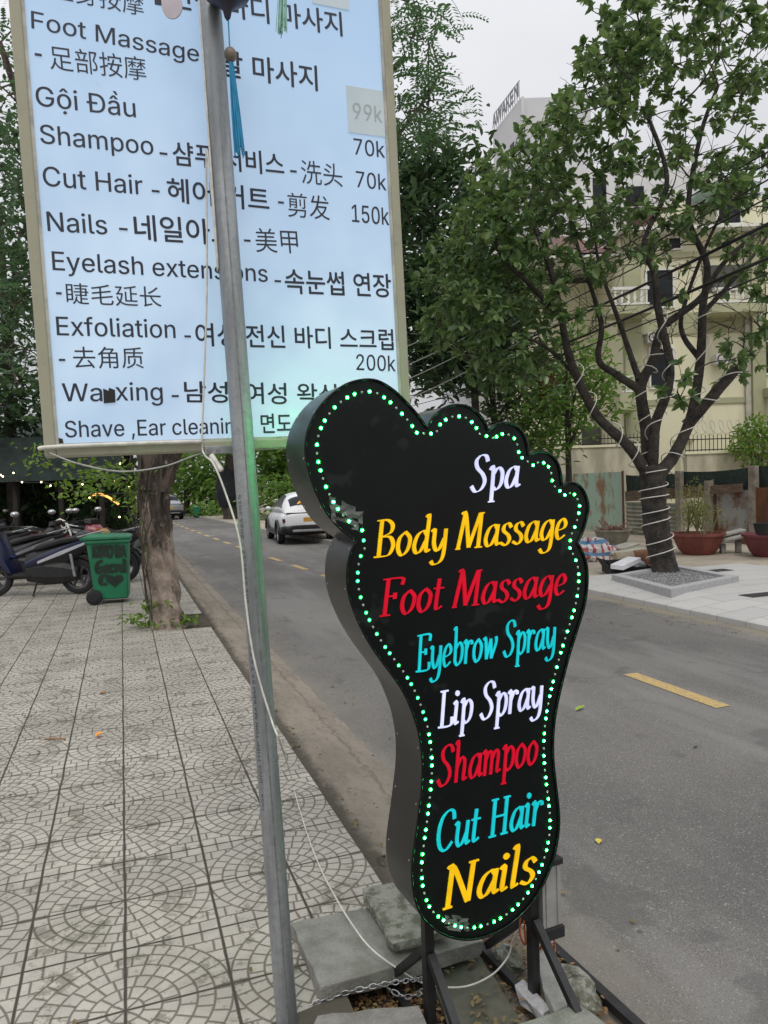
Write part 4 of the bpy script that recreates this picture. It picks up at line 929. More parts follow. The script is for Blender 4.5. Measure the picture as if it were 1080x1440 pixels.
LM1 = leafmat('leaf_almond', (.030, .078, .028), (.072, .148, .048), (.19, .26, .10), .35, .34)
LM2 = leafmat('leaf_dark', (.014, .042, .018), (.028, .068, .028), (.07, .12, .045), .3, .45)
LM3 = leafmat('leaf_feather', (.026, .068, .036), (.045, .10, .05), (.085, .155, .07), .4, .5)
LM4 = leafmat('leaf_bright', (.06, .135, .028), (.105, .205, .042), (.19, .30, .07), .45, .5)
LM5 = leafmat('leaf_ivy', (.05, .11, .018), (.10, .19, .025), (.20, .30, .04), .4, .45)

# --- the lamp-wrapped tree on the right
RT = G(935, 806, .02); ZT = (RT-CAM).dot(fw)
def Q(u, v, dz=0): return P(u, v, ZT+dz)
limbs = [([Q(936, 812), Q(928, 770), Q(921, 725), Q(919, 690), Q(917, 655)], .182, .175),
         ([Q(924, 715), Q(916, 680), Q(885, 630, -.2), Q(838, 582, -.4), Q(803, 508, -.6), Q(790, 450, -.8), Q(776, 385, -.9), Q(752, 320, -1.0)], .115, .030),
         ([Q(915, 710), Q(912, 665), Q(910, 612, .1), Q(901, 545, .1), Q(918, 508, .2), Q(932, 462, .3), Q(984, 420, .5), Q(1016, 372, .7), Q(1060, 330, .9)], .135, .03),
         ([Q(902, 550, .1), Q(866, 526, .0), Q(842, 506, -.1), Q(846, 460, -.2), Q(836, 420, -.3), Q(816, 360, -.4), Q(800, 300, -.5)], .07, .02),
         ([Q(899, 535, .1), Q(884, 492, .4), Q(866, 440, .6), Q(850, 395, .8), Q(838, 340, 1.0), Q(850, 270, 1.1)], .055, .016),
         ([Q(917, 690, .0), Q(918, 645, -.1), Q(921, 598, -.25), Q(938, 552, -.4), Q(942, 510, -.5), Q(926, 436, -.6), Q(920, 386, -.7), Q(906, 340, -.8), Q(938, 255, -.9), Q(912, 165, -1.0)], .10, .025),
         ([Q(921, 705), Q(928, 668), Q(948, 640, .1), Q(972, 584, .2), Q(985, 506, .2), Q(988, 436, .2), Q(994, 372, .2), Q(968, 300, .3), Q(985, 190, .3), Q(1010, 120, .3)], .125, .025),
         ([Q(966, 598, .2), Q(1000, 560, .0), Q(1036, 519, -.1)], .095, .07),
         ([Q(988, 440, .2), Q(1030, 395, .4), Q(1080, 330, .6), Q(1120, 250, .8)], .045, .016),
         ([Q(985, 505, .2), Q(960, 470, .5), Q(962, 430, .7), Q(1000, 330, .9), Q(1050, 240, 1.0)], .05, .02),
         ([Q(790, 450, -.8), Q(745, 400, -1.0), Q(705, 360, -1.2), Q(690, 310, -1.3)], .045, .02),
         ([Q(810, 530, -.5), Q(770, 490, -.6), Q(730, 470, -.9), Q(690, 440, -1.0)], .03, .015)]
tg = []
for u, v, rx, ry, k in ((960, 40, 110, 75, 62), (1050, 90, 60, 80, 34), (880, 110, 75, 60, 50), (830, 165, 60, 50, 34), (770, 225, 60, 55, 36), (715, 275, 55, 55, 34), (690, 340, 60, 60, 36), (655, 395, 55, 55, 32), (650, 460, 50, 50, 26), (720, 420, 60, 60, 30), (775, 335, 60, 55, 24), (730, 500, 50, 45, 22), (830, 260, 55, 50, 18),
                        (920, 190, 60, 50, 22), (1040, 240, 50, 60, 18), (870, 330, 50, 45, 10), (1060, 340, 40, 60, 10), (940, 390, 60, 50, 7), (960, 555, 25, 25, 4), (1050, 470, 30, 35, 10), (1040, 520, 20, 20, 6), (900, -40, 140, 60, 30), (1040, -30, 80, 60, 24), (980, 300, 80, 60, 12), (900, 280, 50, 50, 12), (1050, 400, 40, 50, 10), (930, 350, 50, 40, 7), (1010, 200, 60, 60, 12), (800, 400, 45, 50, 14), (1030, 300, 50, 40, 8), (690, 520, 50, 30, 16), (650, 420, 45, 80, 26), (690, 380, 60, 60, 24), (740, 300, 60, 60, 22)):
    for _ in range(k):
        for _t in range(50):
            a, b = random.uniform(-1, 1), random.uniform(-1, 1)
            if a*a+b*b < 1: break
        tg.append(Q(u+a*rx, v+b*ry, random.uniform(-1.6, 1.6)))
tw = [Q(u + random.uniform(-1, 1)*rx, v + random.uniform(-1, 1)*ry, random.uniform(-1.2, 1.4)) for u, v, rx, ry, k in ((960, 330, 120, 110, 90), (860, 380, 90, 90, 50), (1000, 440, 80, 60, 30), (800, 440, 60, 60, 24)) for _ in range(k)]
right_tree = tree('street_tree', 'dark multi trunked tree wrapped in white light wire, in the square granite planter', RT, limbs, tg, (MT['bark_dark'], LM1), twigs=tw, leaf=(.145, .078), per=8, style='rosette', twig=.012, ridge=.10, nseg=23, trunk_jit=.025, bare=.26)
# white light strings wound round trunk and limbs
def wrap(pts, r0_, r1_, turns, t0=0, ph=0):
    sp_ = spline(pts, 12); k = len(sp_); out = []
    S_ = int(turns*14)
    for i in range(S_+1):
        t = t0 + (1-t0)*i/S_; x = t*(k-1); j = min(int(x), k-2); p = sp_[j].lerp(sp_[j+1], x-j); d = (sp_[j+1]-sp_[j]).normalized(); a = d.orthogonal().normalized(); a = (cr - d*cr.dot(d)).normalized(); b = d.cross(a)
        r_ = (r0_+(r1_-r0_)*t)*1.06+.012; an = ph + 2*math.pi*turns*i/S_ + .9*math.sin(i*.23 + turns*2)
        out.append(p + (a*math.cos(an) + b*math.sin(an))*r_)
    return out
for pts, ra, rb, tn, t0, lab in ((limbs[0][0], .205, .185, 7.5, .12, 'white light wire coiled round the trunk of the planter tree'), (limbs[1][0][1:5], .135, .10, 4.2, .1, 'white light wire coiled round the left limb of the planter tree'),
                       (limbs[2][0][1:6], .155, .10, 6, .05, 'white light wire coiled round the central limb of the planter tree'), (limbs[6][0][1:6], .14, .10, 5, .1, 'white light wire coiled round the right limb of the planter tree'), (limbs[5][0][1:6], .11, .08, 4, .1, 'white light wire coiled round the thin middle limb of the planter tree'), (limbs[7][0], .10, .08, 2, .2, 'white light wire coiled round the sawn stub of the planter tree')):
    tag(MB().tube(wrap(pts, ra, rb, tn, t0), .008, 6).build('light_string', MT['cable_white'], None, smooth=180), lab, 'light string', 'light strings on the planter tree')
# planter kerb + gravel
pc = [G(860, 808, .08), G(944, 829, .08), G(1039, 810, .08)]; pc.append(pc[0] + pc[2] - pc[1])
pl = thing('tree_planter', 'square granite kerb planter filled with grey gravel around the wrapped tree', 'planter', tuple(pc[0]*.5+pc[2]*.5))
cen = (pc[0]+pc[2])/2; mb = MB()
inn = [cen + (p-cen)*.80 for p in pc]
for i in range(4):
    j = (i+1) % 4; z = Vector((0, 0, .13))
    mb.hexa([tuple(k) for k in (pc[i]-z, pc[j]-z, inn[j]-z, inn[i]-z, pc[i], pc[j], inn[j], inn[i])])
mb.build('kerb', MT['granite'], pl)
MB().quad(*[tuple(p - Vector((0, 0, .035))) for p in inn]).build('gravel_bed', MT['gravel'], pl)
mb = MB()
for _ in range(700):
    a, b = random.random(), random.random(); p = inn[0] + (inn[1]-inn[0])*a + (inn[3]-inn[0])*b - Vector((0, 0, .03)); r_ = random.uniform(.008, .02)
    mb.sphere(tuple(p), r_, 5, 3, .7)
mb.build('gravel', MT['gravel'], pl)['kind'] = 'stuff'

# --- the trunk by the bin, its feathery crown behind and above the menu board
LT = G(238, 881); ZL = (LT-CAM).dot(fw)
def QL(u, v, dz=0): return P(u, v, ZL+dz)
limbsL = [([QL(238, 888), QL(231, 830), QL(222, 770), QL(214, 700), QL(218, 640), QL(228, 560)], .160, .16),
          ([QL(226, 690), QL(240, 650), QL(262, 600), QL(320, 480, .5), QL(400, 300, .8), QL(500, 150, 1.0), QL(570, 80, 1.1)], .11, .03),
          ([QL(214, 660), QL(190, 600), QL(140, 480, .4), QL(90, 330, .5), QL(40, 180, .6), QL(0, 60, .6)], .12, .03),
          ([QL(228, 560), QL(250, 400, .2), QL(240, 200, .2), QL(270, 0, .3), QL(300, -150, .3)], .14, .05),
          ([QL(400, 300, .8), QL(500, 260, 1.2), QL(590, 150, 1.6), QL(620, 100, 1.8)], .035, .012)]
tg = []
for u, v, rx, ry, k in ((300, -60, 260, 120, 60), (590, 90, 35, 70, 9), (605, 150, 35, 40, 6), (570, 180, 30, 50, 7), (20, 130, 45, 90, 14), (30, 300, 40, 110, 16), (35, 460, 40, 80, 18), (300, 200, 250, 150, 30), (585, 20, 30, 40, 10)):
    for _ in range(k): tg.append(QL(u+random.uniform(-1, 1)*rx, v+random.uniform(-1, 1)*ry, random.uniform(-.4, 2.2)))
left_tree = tree('street_tree', 'gnarled pale barked tree growing from the pavement beside the green bin', LT, limbsL, tg, (MT['bark_pale'], LM3), leaf=(.40, .085), per=7, style='frond', twig=.012, spread=.22, trunk_jit=.03, ridge=.20, nseg=29)
# ivy-like sprouts hanging round that trunk (leaves lit from behind below the board)
lv = Leaves()
for (u, v, ru, rv, k) in ((150, 668, 60, 26, 230), (110, 690, 40, 20, 90), (190, 700, 22, 30, 70), (205, 760, 7, 22, 30), (215, 850, 22, 10, 30), (190, 868, 20, 8, 26), (60, 640, 40, 20, 60), (262, 870, 14, 8, 50), (215, 875, 40, 5, 60)):
    for _ in range(k):
        dz = random.uniform(-.6, .5) if v < 740 else random.uniform(-.25, .05)
        p = QL(u+random.gauss(0, .5)*ru, v+random.gauss(0, .5)*rv, dz); p.z = max(p.z, .03); lv.leaf(p, (random.gauss(0, 1), random.gauss(0, 1), random.gauss(-.3, .5)), random.uniform(.05, .09), random.uniform(.03, .05))
vine = thing('creeper', 'leafy green creeper hanging round the tree trunk below the menu board', 'plant', tuple(LT)); lv.build('leaves', LM5, vine)
mb = MB()
for k in range(6):
    x0 = 185+k*9; mb.tube(spline([QL(x0+random.uniform(-6, 6), 640, -.2), QL(x0+random.uniform(-9, 5), 700, -.25), QL(205+random.uniform(-8, 4), 770, -.25), QL(206+random.uniform(-4, 6), 830, -.22), QL(214, 872, -.2)], 5), .008, 4)
for a, b in (((60, 650), (150, 672)), ((100, 690), (190, 690)), ((150, 668), (205, 700)), ((120, 650), (200, 655))): mb.tube(spline([QL(*a), QL((a[0]+b[0])/2, (a[1]+b[1])/2+6), QL(*b)], 5), .007, 4)
mb.build('stem', MT['bark_far'], vine)

# --- background trees
def bgtree(name, label, u, vb, Z, h, tr, crowns, mat, leaf, per, k, zg=0.0, group='background trees', style='broad', sp=.3, lean=0):
    g = P(u, 690, Z); base = Vector((g.x, g.y, zg)); top = base + Vector((lean, 0, h))
    limbs_ = [([base - Vector((0, 0, .05)), base + Vector((lean*.3+random.uniform(-.1, .1), 0, h*.35)), base + Vector((lean*.7, 0, h*.7)), top], tr, tr*.3)]
    tg_ = []
    for (cu_, cv, rx, ry, rz_, f) in crowns:
        c = P(cu_, cv, Z); s = Z/F
        tg_ += rand_in(c, (rx*s, rz_, ry*s), int(k*f))
    for i in range(4):
        q = tg_[random.randrange(len(tg_))]; limbs_.append(([base + Vector((lean*.5, 0, h*.5)), (base + Vector((lean*.5, 0, h*.6))).lerp(q, .5), q], tr*.45, tr*.12))
    return tree(name, label, base, limbs_, tg_, (MT['bark_far'], mat), leaf=leaf, per=per, style=style, twig=.014, spread=sp, group=group, nseg=5)
bgtree('shade_tree', 'tall dark leafy tree rising behind the right edge of the menu board', 668, 0, 17.5, 7.5, .16, ((615, 330, 65, 110, 2.5, 1.1), (600, 440, 65, 90, 2.5, 1.2), (640, 500, 60, 60, 2.2, .6), (690, 470, 40, 50, 2, .4), (580, 260, 50, 60, 2, .5)), LM2, (.27, .10), 26, 95, sp=.42)
bgtree('shade_tree', 'slender dark trunked tree showing above the second toe of the foot sign', 697, 0, 19.5, 6.0, .13, ((690, 420, 60, 60, 2, .8), (745, 550, 35, 45, 1.5, .5), (700, 560, 30, 25, 1, .2)), LM2, (.24, .09), 13, 70, sp=.4)
bgtree('fruit_tree', 'bright green bushy tree behind the dark tree, left of the planter tree', 800, 0, 17.0, 4.2, .11, ((800, 520, 60, 60, 1.6, 1.0), (775, 590, 55, 35, 1.4, .8), (750, 640, 30, 25, 1, .3), (840, 560, 30, 40, 1, .3)), LM4, (.20, .075), 12, 75, zg=-.03, sp=.3)
bgtree('shade_tree', 'large leafy tree at the left edge behind the menu board and cafe', 20, 0, 15.5, 7.5, .18, ((10, 560, 90, 70, 2, 1.0), (0, 430, 80, 90, 2, .9), (40, 330, 50, 90, 2, .5), (120, 560, 80, 60, 2, .6), (10, 220, 50, 90, 2, .35)), LM2, (.22, .10), 15, 80, sp=.4)
bgtree('shade_tree', 'green roadside tree over the far bend of the road, behind the bin trunk', 262, 0, 48, 8, .2, ((270, 660, 45, 32, 3, 1.0), (290, 690, 30, 24, 3, .8), (330, 630, 50, 30, 3, .6), (250, 600, 60, 40, 3, .6)), LM4, (.45, .24), 12, 70, sp=.7)
bgtree('shade_tree', 'leafy green tree behind the white car', 395, 0, 40, 8, .2, ((395, 675, 40, 30, 3, 1.0), (380, 640, 50, 40, 3, .8), (430, 650, 45, 45, 3, .8)), LM4, (.40, .22), 13, 75, sp=.6)
bgtree('shade_tree', 'tall dark tree beyond the road bend, seen through the gap under the menu board', 330, 0, 58, 15, .3, ((330, 560, 110, 90, 5, 1.0), (260, 560, 80, 90, 5, .8), (420, 560, 80, 80, 5, .8)), LM2, (.6, .3), 14, 80, sp=1.0)
# tree with a dark wrapped trunk far along the right pavement
wb = G(324, 729, 0); wt = thing('wrapped_tree', 'far tree with its trunk wrapped in black netting, beyond the white car', 'tree', tuple(wb))
Zw = (wb-CAM).dot(fw)
mb = MB(); mb.tube(spline([P(326, 731, Zw), P(322, 700, Zw), P(324, 660, Zw), P(330, 610, Zw)], 5), [.42]*6+[.34]*10, 10, jit=.12); mb.build('trunk', MT['bark_far'], wt, smooth=60)
mb = MB(); mb.tube(spline([P(324, 712, Zw), P(322, 690, Zw), P(322, 668, Zw), P(324, 660, Zw)], 4), [.5, .55, .6, .66, .68, .68, .66, .66, .64, .62, .6, .55, .5], 12, jit=.1); mb.build('netting', M('netting', (.012, .014, .018), .9, .4, 3), wt, smooth=60)
lv = Leaves()
for p in rand_in(P(335, 600, Zw), (3.4, 2, 2.2), 900): lv.leaf(p, (random.gauss(0, 1), random.gauss(0, 1), random.gauss(0, .6)), .35, .2)
lv.build('crown', LM4, wt)
# hedge & shrubs
def shrub(name, label, c, r, k, mat, leaf, cat='shrub', group=None):
    t = thing(name, label, cat, (c[0], c[1], max(0, c[2]-r[2])), group); lv = Leaves()
    for p in rand_in(c, r, k):
        p.z = max(p.z, .03); lv.leaf(p, (p.x-c[0]+random.gauss(0, .3), p.y-c[1]+random.gauss(0, .3), random.gauss(.1, .5)), leaf*random.uniform(.7, 1.3), leaf*.5)
    lv.build('foliage', mat, t)
    mb = MB()
    for _ in range(5): mb.tube([(c[0]+random.gauss(0, .05), c[1]+random.gauss(0, .05), max(0, c[2]-r[2])), (c[0]+random.gauss(0, .4)*r[0], c[1]+random.gauss(0, .4)*r[1], c[2]+random.uniform(0, .5)*r[2])], .012, 5)
    mb.build('stem', MT['bark_far'], t); return t
shrub('hedge', 'rounded green hedge at the road bend below the far trees', P(280, 705, 50), (2.6, 2, 1.7), 900, LM4, .4)
shrub('shrub', 'green bush behind the white car on the right verge', P(400, 702, 36), (2.2, 1.5, 1.3), 700, LM4, .3)
shrub('shrub', 'low green bush by the far bin at the road bend', P(302, 718, 44), (1.5, 1.2, .7), 260, LM4, .3)
shrub('flowering_shrub', 'dark leafy bush beside the railing, above the fourth toe of the foot sign', P(735, 600, 19), (.9, .9, .9), 500, LM2, .2)
shrub('croton_bush', 'bush with red young leaves showing between the tree trunks, right of the foot sign toes', P(775, 545, 18), (.35, .35, .45), 150, leafmat('leaf_red', (.16, .02, .02), (.28, .04, .03), (.12, .12, .03), .3), .16)
shrub('ivy_bush', 'bright green vine bush growing over the wall at the right edge', P(1068, 622, 20.5), (.85, .7, .72), 900, LM5, .15)

# ================================================================== RIGHT SIDE: sheds, pots, rubbish
XF = 12.5
GP = M('green_sheet', (.34, .47, .38), .6, .3, 2.6, col2=(.25, .14, .065), bmp=.2, stretch=(1, 1, .5), lo=.47, hi=.62)
RP = M('rust_sheet', (.27, .27, .25), .7, .3, 2.2, col2=(.13, .05, .022), bmp=.3, lo=.42, hi=.58)
RB = M('rust_brown', (.14, .055, .025), .8, .4, 3, col2=(.07, .03, .018), bmp=.3)
CO = M('corrugated', (.30, .34, .29), .55, .2, 3, col2=(.24, .20, .14), bmp=.1)
CONC = MT['concrete']
def panel(name, label, u0_, u1_, v0_, v1_, mat, x=XF, th=.03, corr=False, cat='fence panel', rail=True):
    a, b = AX(u0_, 700, x), AX(u1_, 700, x); ya, yb = a.y, b.y
    z1a, z1b = AX(u0_, v0_[0], x).z, AX(u1_, v0_[1], x).z; z0 = AX((u0_+u1_)/2, v1_, x).z; z0 = max(z0, -.03)
    t = thing(name, label, cat, (x, (ya+yb)/2, z0)); mb = MB()
    if corr:
        N_ = 60; rows = 40; vs = []; fs = []
        for i in range(rows+1):
            f_ = i/rows; dx = .022*math.sin(i*2*math.pi/5)
            vs += [(x+dx, ya, z0+(z1a-z0)*f_), (x+dx, yb, z0+(z1b-z0)*f_)]
        mb.add(vs, [(2*i, 2*i+1, 2*i+3, 2*i+2) for i in range(rows)])
    else: mb.hexa([(x, ya, z0), (x, yb, z0), (x+th, yb, z0), (x+th, ya, z0), (x, ya, z1a), (x, yb, z1b), (x+th, yb, z1b), (x+th, ya, z1a)])
    mb.build('sheet', mat, t)
    if rail:
        mb = MB()
        for yy, zz in ((ya, z1a), (yb, z1b)): MB().box(x-.03, x-.002, yy-.03, yy+.03, z0, zz+.02).build('edge_post', RB, t)
    return t
panel('metal_fence', 'pale green painted sheet metal fence panel with rust streaks', 700, 877, (672, 663), 742, GP)
panel('corrugated_fence', 'grey green corrugated sheet between the pale green panel and the bamboo pot', 880, 962, (706, 708), 770, CO, corr=True, rail=False)
panel('rusty_fence', 'grey and rust stained sheet panel behind the concrete bench', 1006, 1060, (690, 689), 768, RP, x=XF-.05)
panel('rusty_gate', 'dark brown rusted sheet metal gate at the right edge', 1063, 1180, (686, 680), 775, RB, x=XF-.1)
def beam(name, label, u0_, v0_, u1_, v1_, w_, h_, mat, x, cat='beam'):
    a, b = AX(u0_, v0_, x), AX(u1_, v1_, x); return tag(MB().bar(a, b, w_, h_).build(name, mat, None, bevel=.006), label, cat)
beam('timber_rail', 'weathered brown timber rail above the corrugated sheet', 880, 698, 1008, 690, .05, .26, MT['wood'], XF-.03)
beam('timber_rail', 'short raw timber plank nailed beside the tall post', 1000, 689, 1044, 686, .05, .18, MT['wood'], XF-.12)
for u, v0_, v1_, lab in ((957, 662, 770, 'grey timber post left of the shade net'), (998, 676, 760, 'short grey concrete post behind the bamboo pot'), (1061, 655, 770, 'tall grey timber post by the rusty gate')):
    a, b = AX(u, v1_, XF-.08), AX(u, v0_, XF-.08); a.z = max(a.z, -.03); tag(MB().box(a.x-.06, a.x+.06, a.y-.09, a.y+.09, -.03, b.z).build('fence_post', MT['post'], None, bevel=.01), lab, 'post', 'fence posts')
m, nt, b = newmat('shade_net'); co = coord(nt); c = mix(nt, noise(nt, co, 30, 3, .7).step(.4, .7), (.008, .018, .014), (.03, .05, .042)); nt.links.new(c, b.inputs['Base Color']); b.inputs['Roughness'].default_value = .9; NETM = m
def net(label, u0_, v0_, u1_, v1_, vb0, vb1, x):
    mb = MB(); k = 14; vs = []
    for i in range(k+1):
        t = i/k; u = u0_+(u1_-u0_)*t; top = AX(u, v0_+(v1_-v0_)*t + 3*math.sin(t*math.pi), x); bt = AX(u, vb0+(vb1-vb0)*t + random.uniform(-1, 1), x)
        vs += [(x+random.uniform(-.03, .03), top.y, top.z), (x+random.uniform(-.03, .03), top.y, bt.z)]
    mb.add(vs, [(2*i, 2*i+2, 2*i+3, 2*i+1) for i in range(k)]); mb.add([(a+.012, b, c) for a, b, c in vs], [(2*i+1, 2*i+3, 2*i+2, 2*i) for i in range(k)])
    tag(mb.build('shade_net', NETM), label, 'shade net', 'shade nets on the sheds')
net('dark green shade net strung between the two timber posts', 957, 663, 1061, 656, 694, 694, XF)
net('dark green shade net above the rusty gate at the right edge', 1062, 655, 1180, 648, 690, 684, XF)
net('dark net hanging left of the wrapped tree above the timber rail', 880, 668, 955, 664, 694, 694, XF+.05)
# pots
POT = M('red_pot', (.20, .055, .042), .6, .25, 5); POT2 = M('grey_pot', (.27, .25, .20), .8, .3, 5, bmp=.2); SOILP = MT['soil']
def pot(label, u, vb, wpx, hpx, mat, n_):
    b = G(u, vb, -.03); Z = (b-CAM).dot(fw); r_ = wpx/2*Z/F; h = hpx*Z/F
    t = thing('plant_pot', label, 'pot', tuple(b)); mb = MB()
    mb.lathe([(r_*.55, 0), (r_*.72, h*.25), (r_*.90, h*.75), (r_*.92, h*.86), (r_*1.0, h*.88), (r_*1.0, h), (r_*.9, h), (r_*.86, h*.82)], tuple(b), 28); mb.build('bowl', mat, t, smooth=40)
    MB().lathe([(.0001, h*.85), (r_*.86, h*.85)], tuple(b), 20).build('soil', SOILP, t); return b, r_, h
b, r_, h = pot('wide grey pot with dry cut stems by the green fence panel', 862, 768, 52, 24, POT2, 0)
mb = MB()
for _ in range(60): a = random.uniform(0, 6.28); q = random.random()*r_*.7; p = Vector((b.x+q*math.cos(a), b.y+q*math.sin(a), h*.8-.03)); d = Vector((random.gauss(0, 1), random.gauss(0, 1), random.uniform(.15, .8))).normalized(); mb.tube([p, p+d*random.uniform(.15, .4)], .014, 4)
tag(mb.build('dry_stems', M('dry_stem', (.28, .17, .13), .9, .3, 9)), 'bundle of dry pinkish stems in the grey pot', 'plant')
b, r_, h = pot('wide reddish clay pot holding a bamboo plant', 982, 779, 73, 30, POT, 1)
bam = thing('bamboo_plant', 'small yellow green bamboo clump growing in the reddish clay pot', 'plant', tuple(b + Vector((0, 0, h*.85)))); mb = MB(); lv = Leaves()
for k in range(16):
    a = random.uniform(0, 6.28); q = random.random()*r_*.6; p = Vector((b.x+q*math.cos(a), b.y+q*math.sin(a), h*.82-.03)); e = p + Vector((random.gauss(0, .16), random.gauss(0, .16), random.uniform(.5, 1.0)))
    mb.tube([p, p.lerp(e, .5)+Vector((random.gauss(0, .03), 0, 0)), e], .012, 5)
    for i in range(42):
        x = p.lerp(e, random.uniform(.45, 1.1)); lv.leaf(x + Vector((random.gauss(0, .11), random.gauss(0, .11), random.gauss(0, .07))), (random.gauss(0, 1), random.gauss(0, 1), random.gauss(-.1, .5)), random.uniform(.05, .10), .02)
mb.build('cane', M('cane', (.22, .20, .09), .6, .3, 9), bam); lv.build('leaves', leafmat('leaf_bamboo', (.09, .13, .025), (.16, .20, .04), (.26, .28, .07), .4), bam)
pot('dark red pot at the right edge, cut off by the photo', 1082, 782, 72, 32, M('wine_pot', (.17, .04, .05), .55, .2, 5), 2)
b = G(1079, 752, .42); tag(MB().lathe([(.16, 0), (.2, .2), (.22, .2), (.18, .02)], tuple(b), 18).build('bucket', MT['rubber'], None, smooth=40), 'black bucket standing in the dark red pot', 'bucket')
bench = thing('concrete_bench', 'two grey concrete bench slabs on stub legs beside the reddish clay pot', 'bench', tuple(G(1030, 778, -.03)))
bz = G(1030, 778, -.03); Zb = (bz-CAM).dot(fw); bf = Frame(bz, (cr.x, cr.y, 0)); k = Zb/F
mb = MB(bf); mb.hexa([(-24*k, -.1, .17), (20*k, -.1, .30), (20*k, .2, .30), (-24*k, .2, .17), (-24*k, -.1, .24), (20*k, -.1, .37), (20*k, .2, .37), (-24*k, .2, .24)]); mb.build('slab', MT['concrete'], bench, bevel=.02)
mb = MB(bf); mb.hexa([(-20*k, .05, .28), (22*k, .05, .40), (22*k, .3, .40), (-20*k, .3, .28), (-20*k, .05, .33), (22*k, .05, .45), (22*k, .3, .45), (-20*k, .3, .33)]); mb.build('slab', MT['concrete'], bench, bevel=.015)
for x, z1 in ((-12*k, .18), (10*k, .25)): MB(bf).box(x-.05, x+.05, 0, .1, -.0, z1).build('leg', MT['concrete'], bench, bevel=.02)
# rubbish
m, nt, bb = newmat('woven_bag'); co = coord(nt)
wv = nt.nodes.new('ShaderNodeTexWave'); wv.inputs['Scale'].default_value = 1.9; wv.inputs['Distortion'].default_value = 2.5; nt.links.new(co, wv.inputs[0])
wv2 = nt.nodes.new('ShaderNodeTexWave'); wv2.inputs['Scale'].default_value = 1.4; wv2.bands_direction = 'Z'; wv2.inputs['Distortion'].default_value = 3; nt.links.new(co, wv2.inputs[0])
c = mix(nt, E(nt, wv.outputs['Fac']).step(.72, .8), (.62, .62, .62), (.45, .10, .10)); c = mix(nt, E(nt, wv2.outputs['Fac']).step(.78, .85), c, (.12, .25, .42)); nt.links.new(c, bb.inputs['Base Color']); bb.inputs['Roughness'].default_value = .4; BAG = m
def heap(name, label, c, r, mat, cat, jag=.25):
    mb = MB(); k, m_ = 22, 11; vs = []
    for j in range(m_+1):
        for i in range(k):
            a, b = 2*math.pi*i/k, math.pi*j/m_; q = 1 + random.uniform(-jag, jag)
            vs.append((c[0]+r[0]*q*math.sin(b)*math.cos(a), c[1]+r[1]*q*math.sin(b)*math.sin(a), max(c[2]+r[2]*q*math.cos(b), -.028)))
    mb.add(vs, [(j*k+i, j*k+(i+1) % k, (j+1)*k+(i+1) % k, (j+1)*k+i) for j in range(m_) for i in range(k)]); return tag(mb.build(name, mat), label, cat)
heap('plastic_bag', 'crumpled white red and blue woven plastic bag beside the foot sign toes', G(832, 778, .1), (.36, .3, .26), BAG, 'bag')
heap('plastic_bag', 'low crumpled tail of woven plastic sheet between the bag and the boards', G(852, 776, .0), (.35, .25, .12), BAG, 'bag')
CB = M('cardboard', (.36, .30, .22), .85, .2, 6); CB2 = M('pale_board', (.46, .44, .36), .8, .2, 6)
def flat(name, label, u, v, z, a_, b_, th, rz, mat, cat, tilt=.0):
    c = G(u, v, z); ca, sa = math.cos(rz), math.sin(rz); mb = MB(); p = []
    for zz in (-th/2, th/2):
        for x, y in ((-a_, -b_), (a_, -b_), (a_, b_), (-a_, b_)): p.append((c.x+x*ca-y*sa, c.y+x*sa+y*ca, c.z+zz+x*tilt))
    mb.hexa(p); return tag(mb.build(name, mat, None, bevel=.004), label, cat)
flat('scrap_board', 'pale scrap board on top of the rubbish pile', 878, 768, .10, .27, .18, .03, .3, CB2, 'board', .12)
flat('scrap_board', 'long pale scrap board leaning across the rubbish pile', 882, 775, .05, .34, .15, .03, -.1, CB2, 'board', .10)
mb = MB(); c = G(890, 786, .1); mb.tube([c + Vector((-.28, .1, 0)), c + Vector((.0, .0, .01))], .12, 14); tag(mb.build('cardboard_roll', CB, None, smooth=50), 'brown cardboard tube lying behind the black tray', 'cardboard')
c = G(906, 784, .12); mb = MB(); a = c + Vector((-.1, .12, -.02)); e = c + Vector((.02, -.12, .0)); mb.tube([a, e, e, a.lerp(e, .2)], [.14, .14, .115, .11], 16, cap=False); tag(mb.build('clay_pipe', M('clay', (.20, .09, .045), .8, .3, 5), None, smooth=50), 'brown round clay pipe leaning on the planter tree', 'pipe')
c = G(886, 806, .0); Zc = (c-CAM).dot(fw); tf = Frame(c, (cr.x, cr.y, 0)); k = Zc/F
tray = thing('black_tray', 'black plastic tray of rubbish in front of the planter tree', 'tray', tuple(c)); mb = MB(tf)
for x0, x1, y0, y1, z0, z1 in ((-28*k, 30*k, .0, .02, .02, .09), (-28*k, 30*k, .42, .44, .02, .17), (-28*k, -26*k, .021, .419, .02, .19), (28*k, 30*k, .021, .419, .02, .1), (-28*k, 30*k, .0, .44, -.01, .019)): mb.box(x0, x1, y0, y1, z0, z1)
mb.hexa([(-36*k, .02, .20), (-27*k, .02, .06), (-27*k, .42, .06), (-36*k, .42, .20), (-36.5*k, .02, .22), (-26*k, .02, .08), (-26*k, .42, .08), (-36.5*k, .42, .22)])
mb.build('shell', MT['rubber'], tray)
flat('foam_block', 'white foam packing block lying in the black tray', 880, 792, .16, .19, .13, .07, .15, M('foam', (.66, .66, .70), .6, .1, 9), 'foam block', .25)
heap('plastic_wrap', 'crumpled grey plastic wrap in the black tray', tuple(tf(8*k, .2, .1)), (.2, .14, .10), M('grey_plastic', (.35, .36, .38), .25, .4, 14), 'plastic wrap', .35)

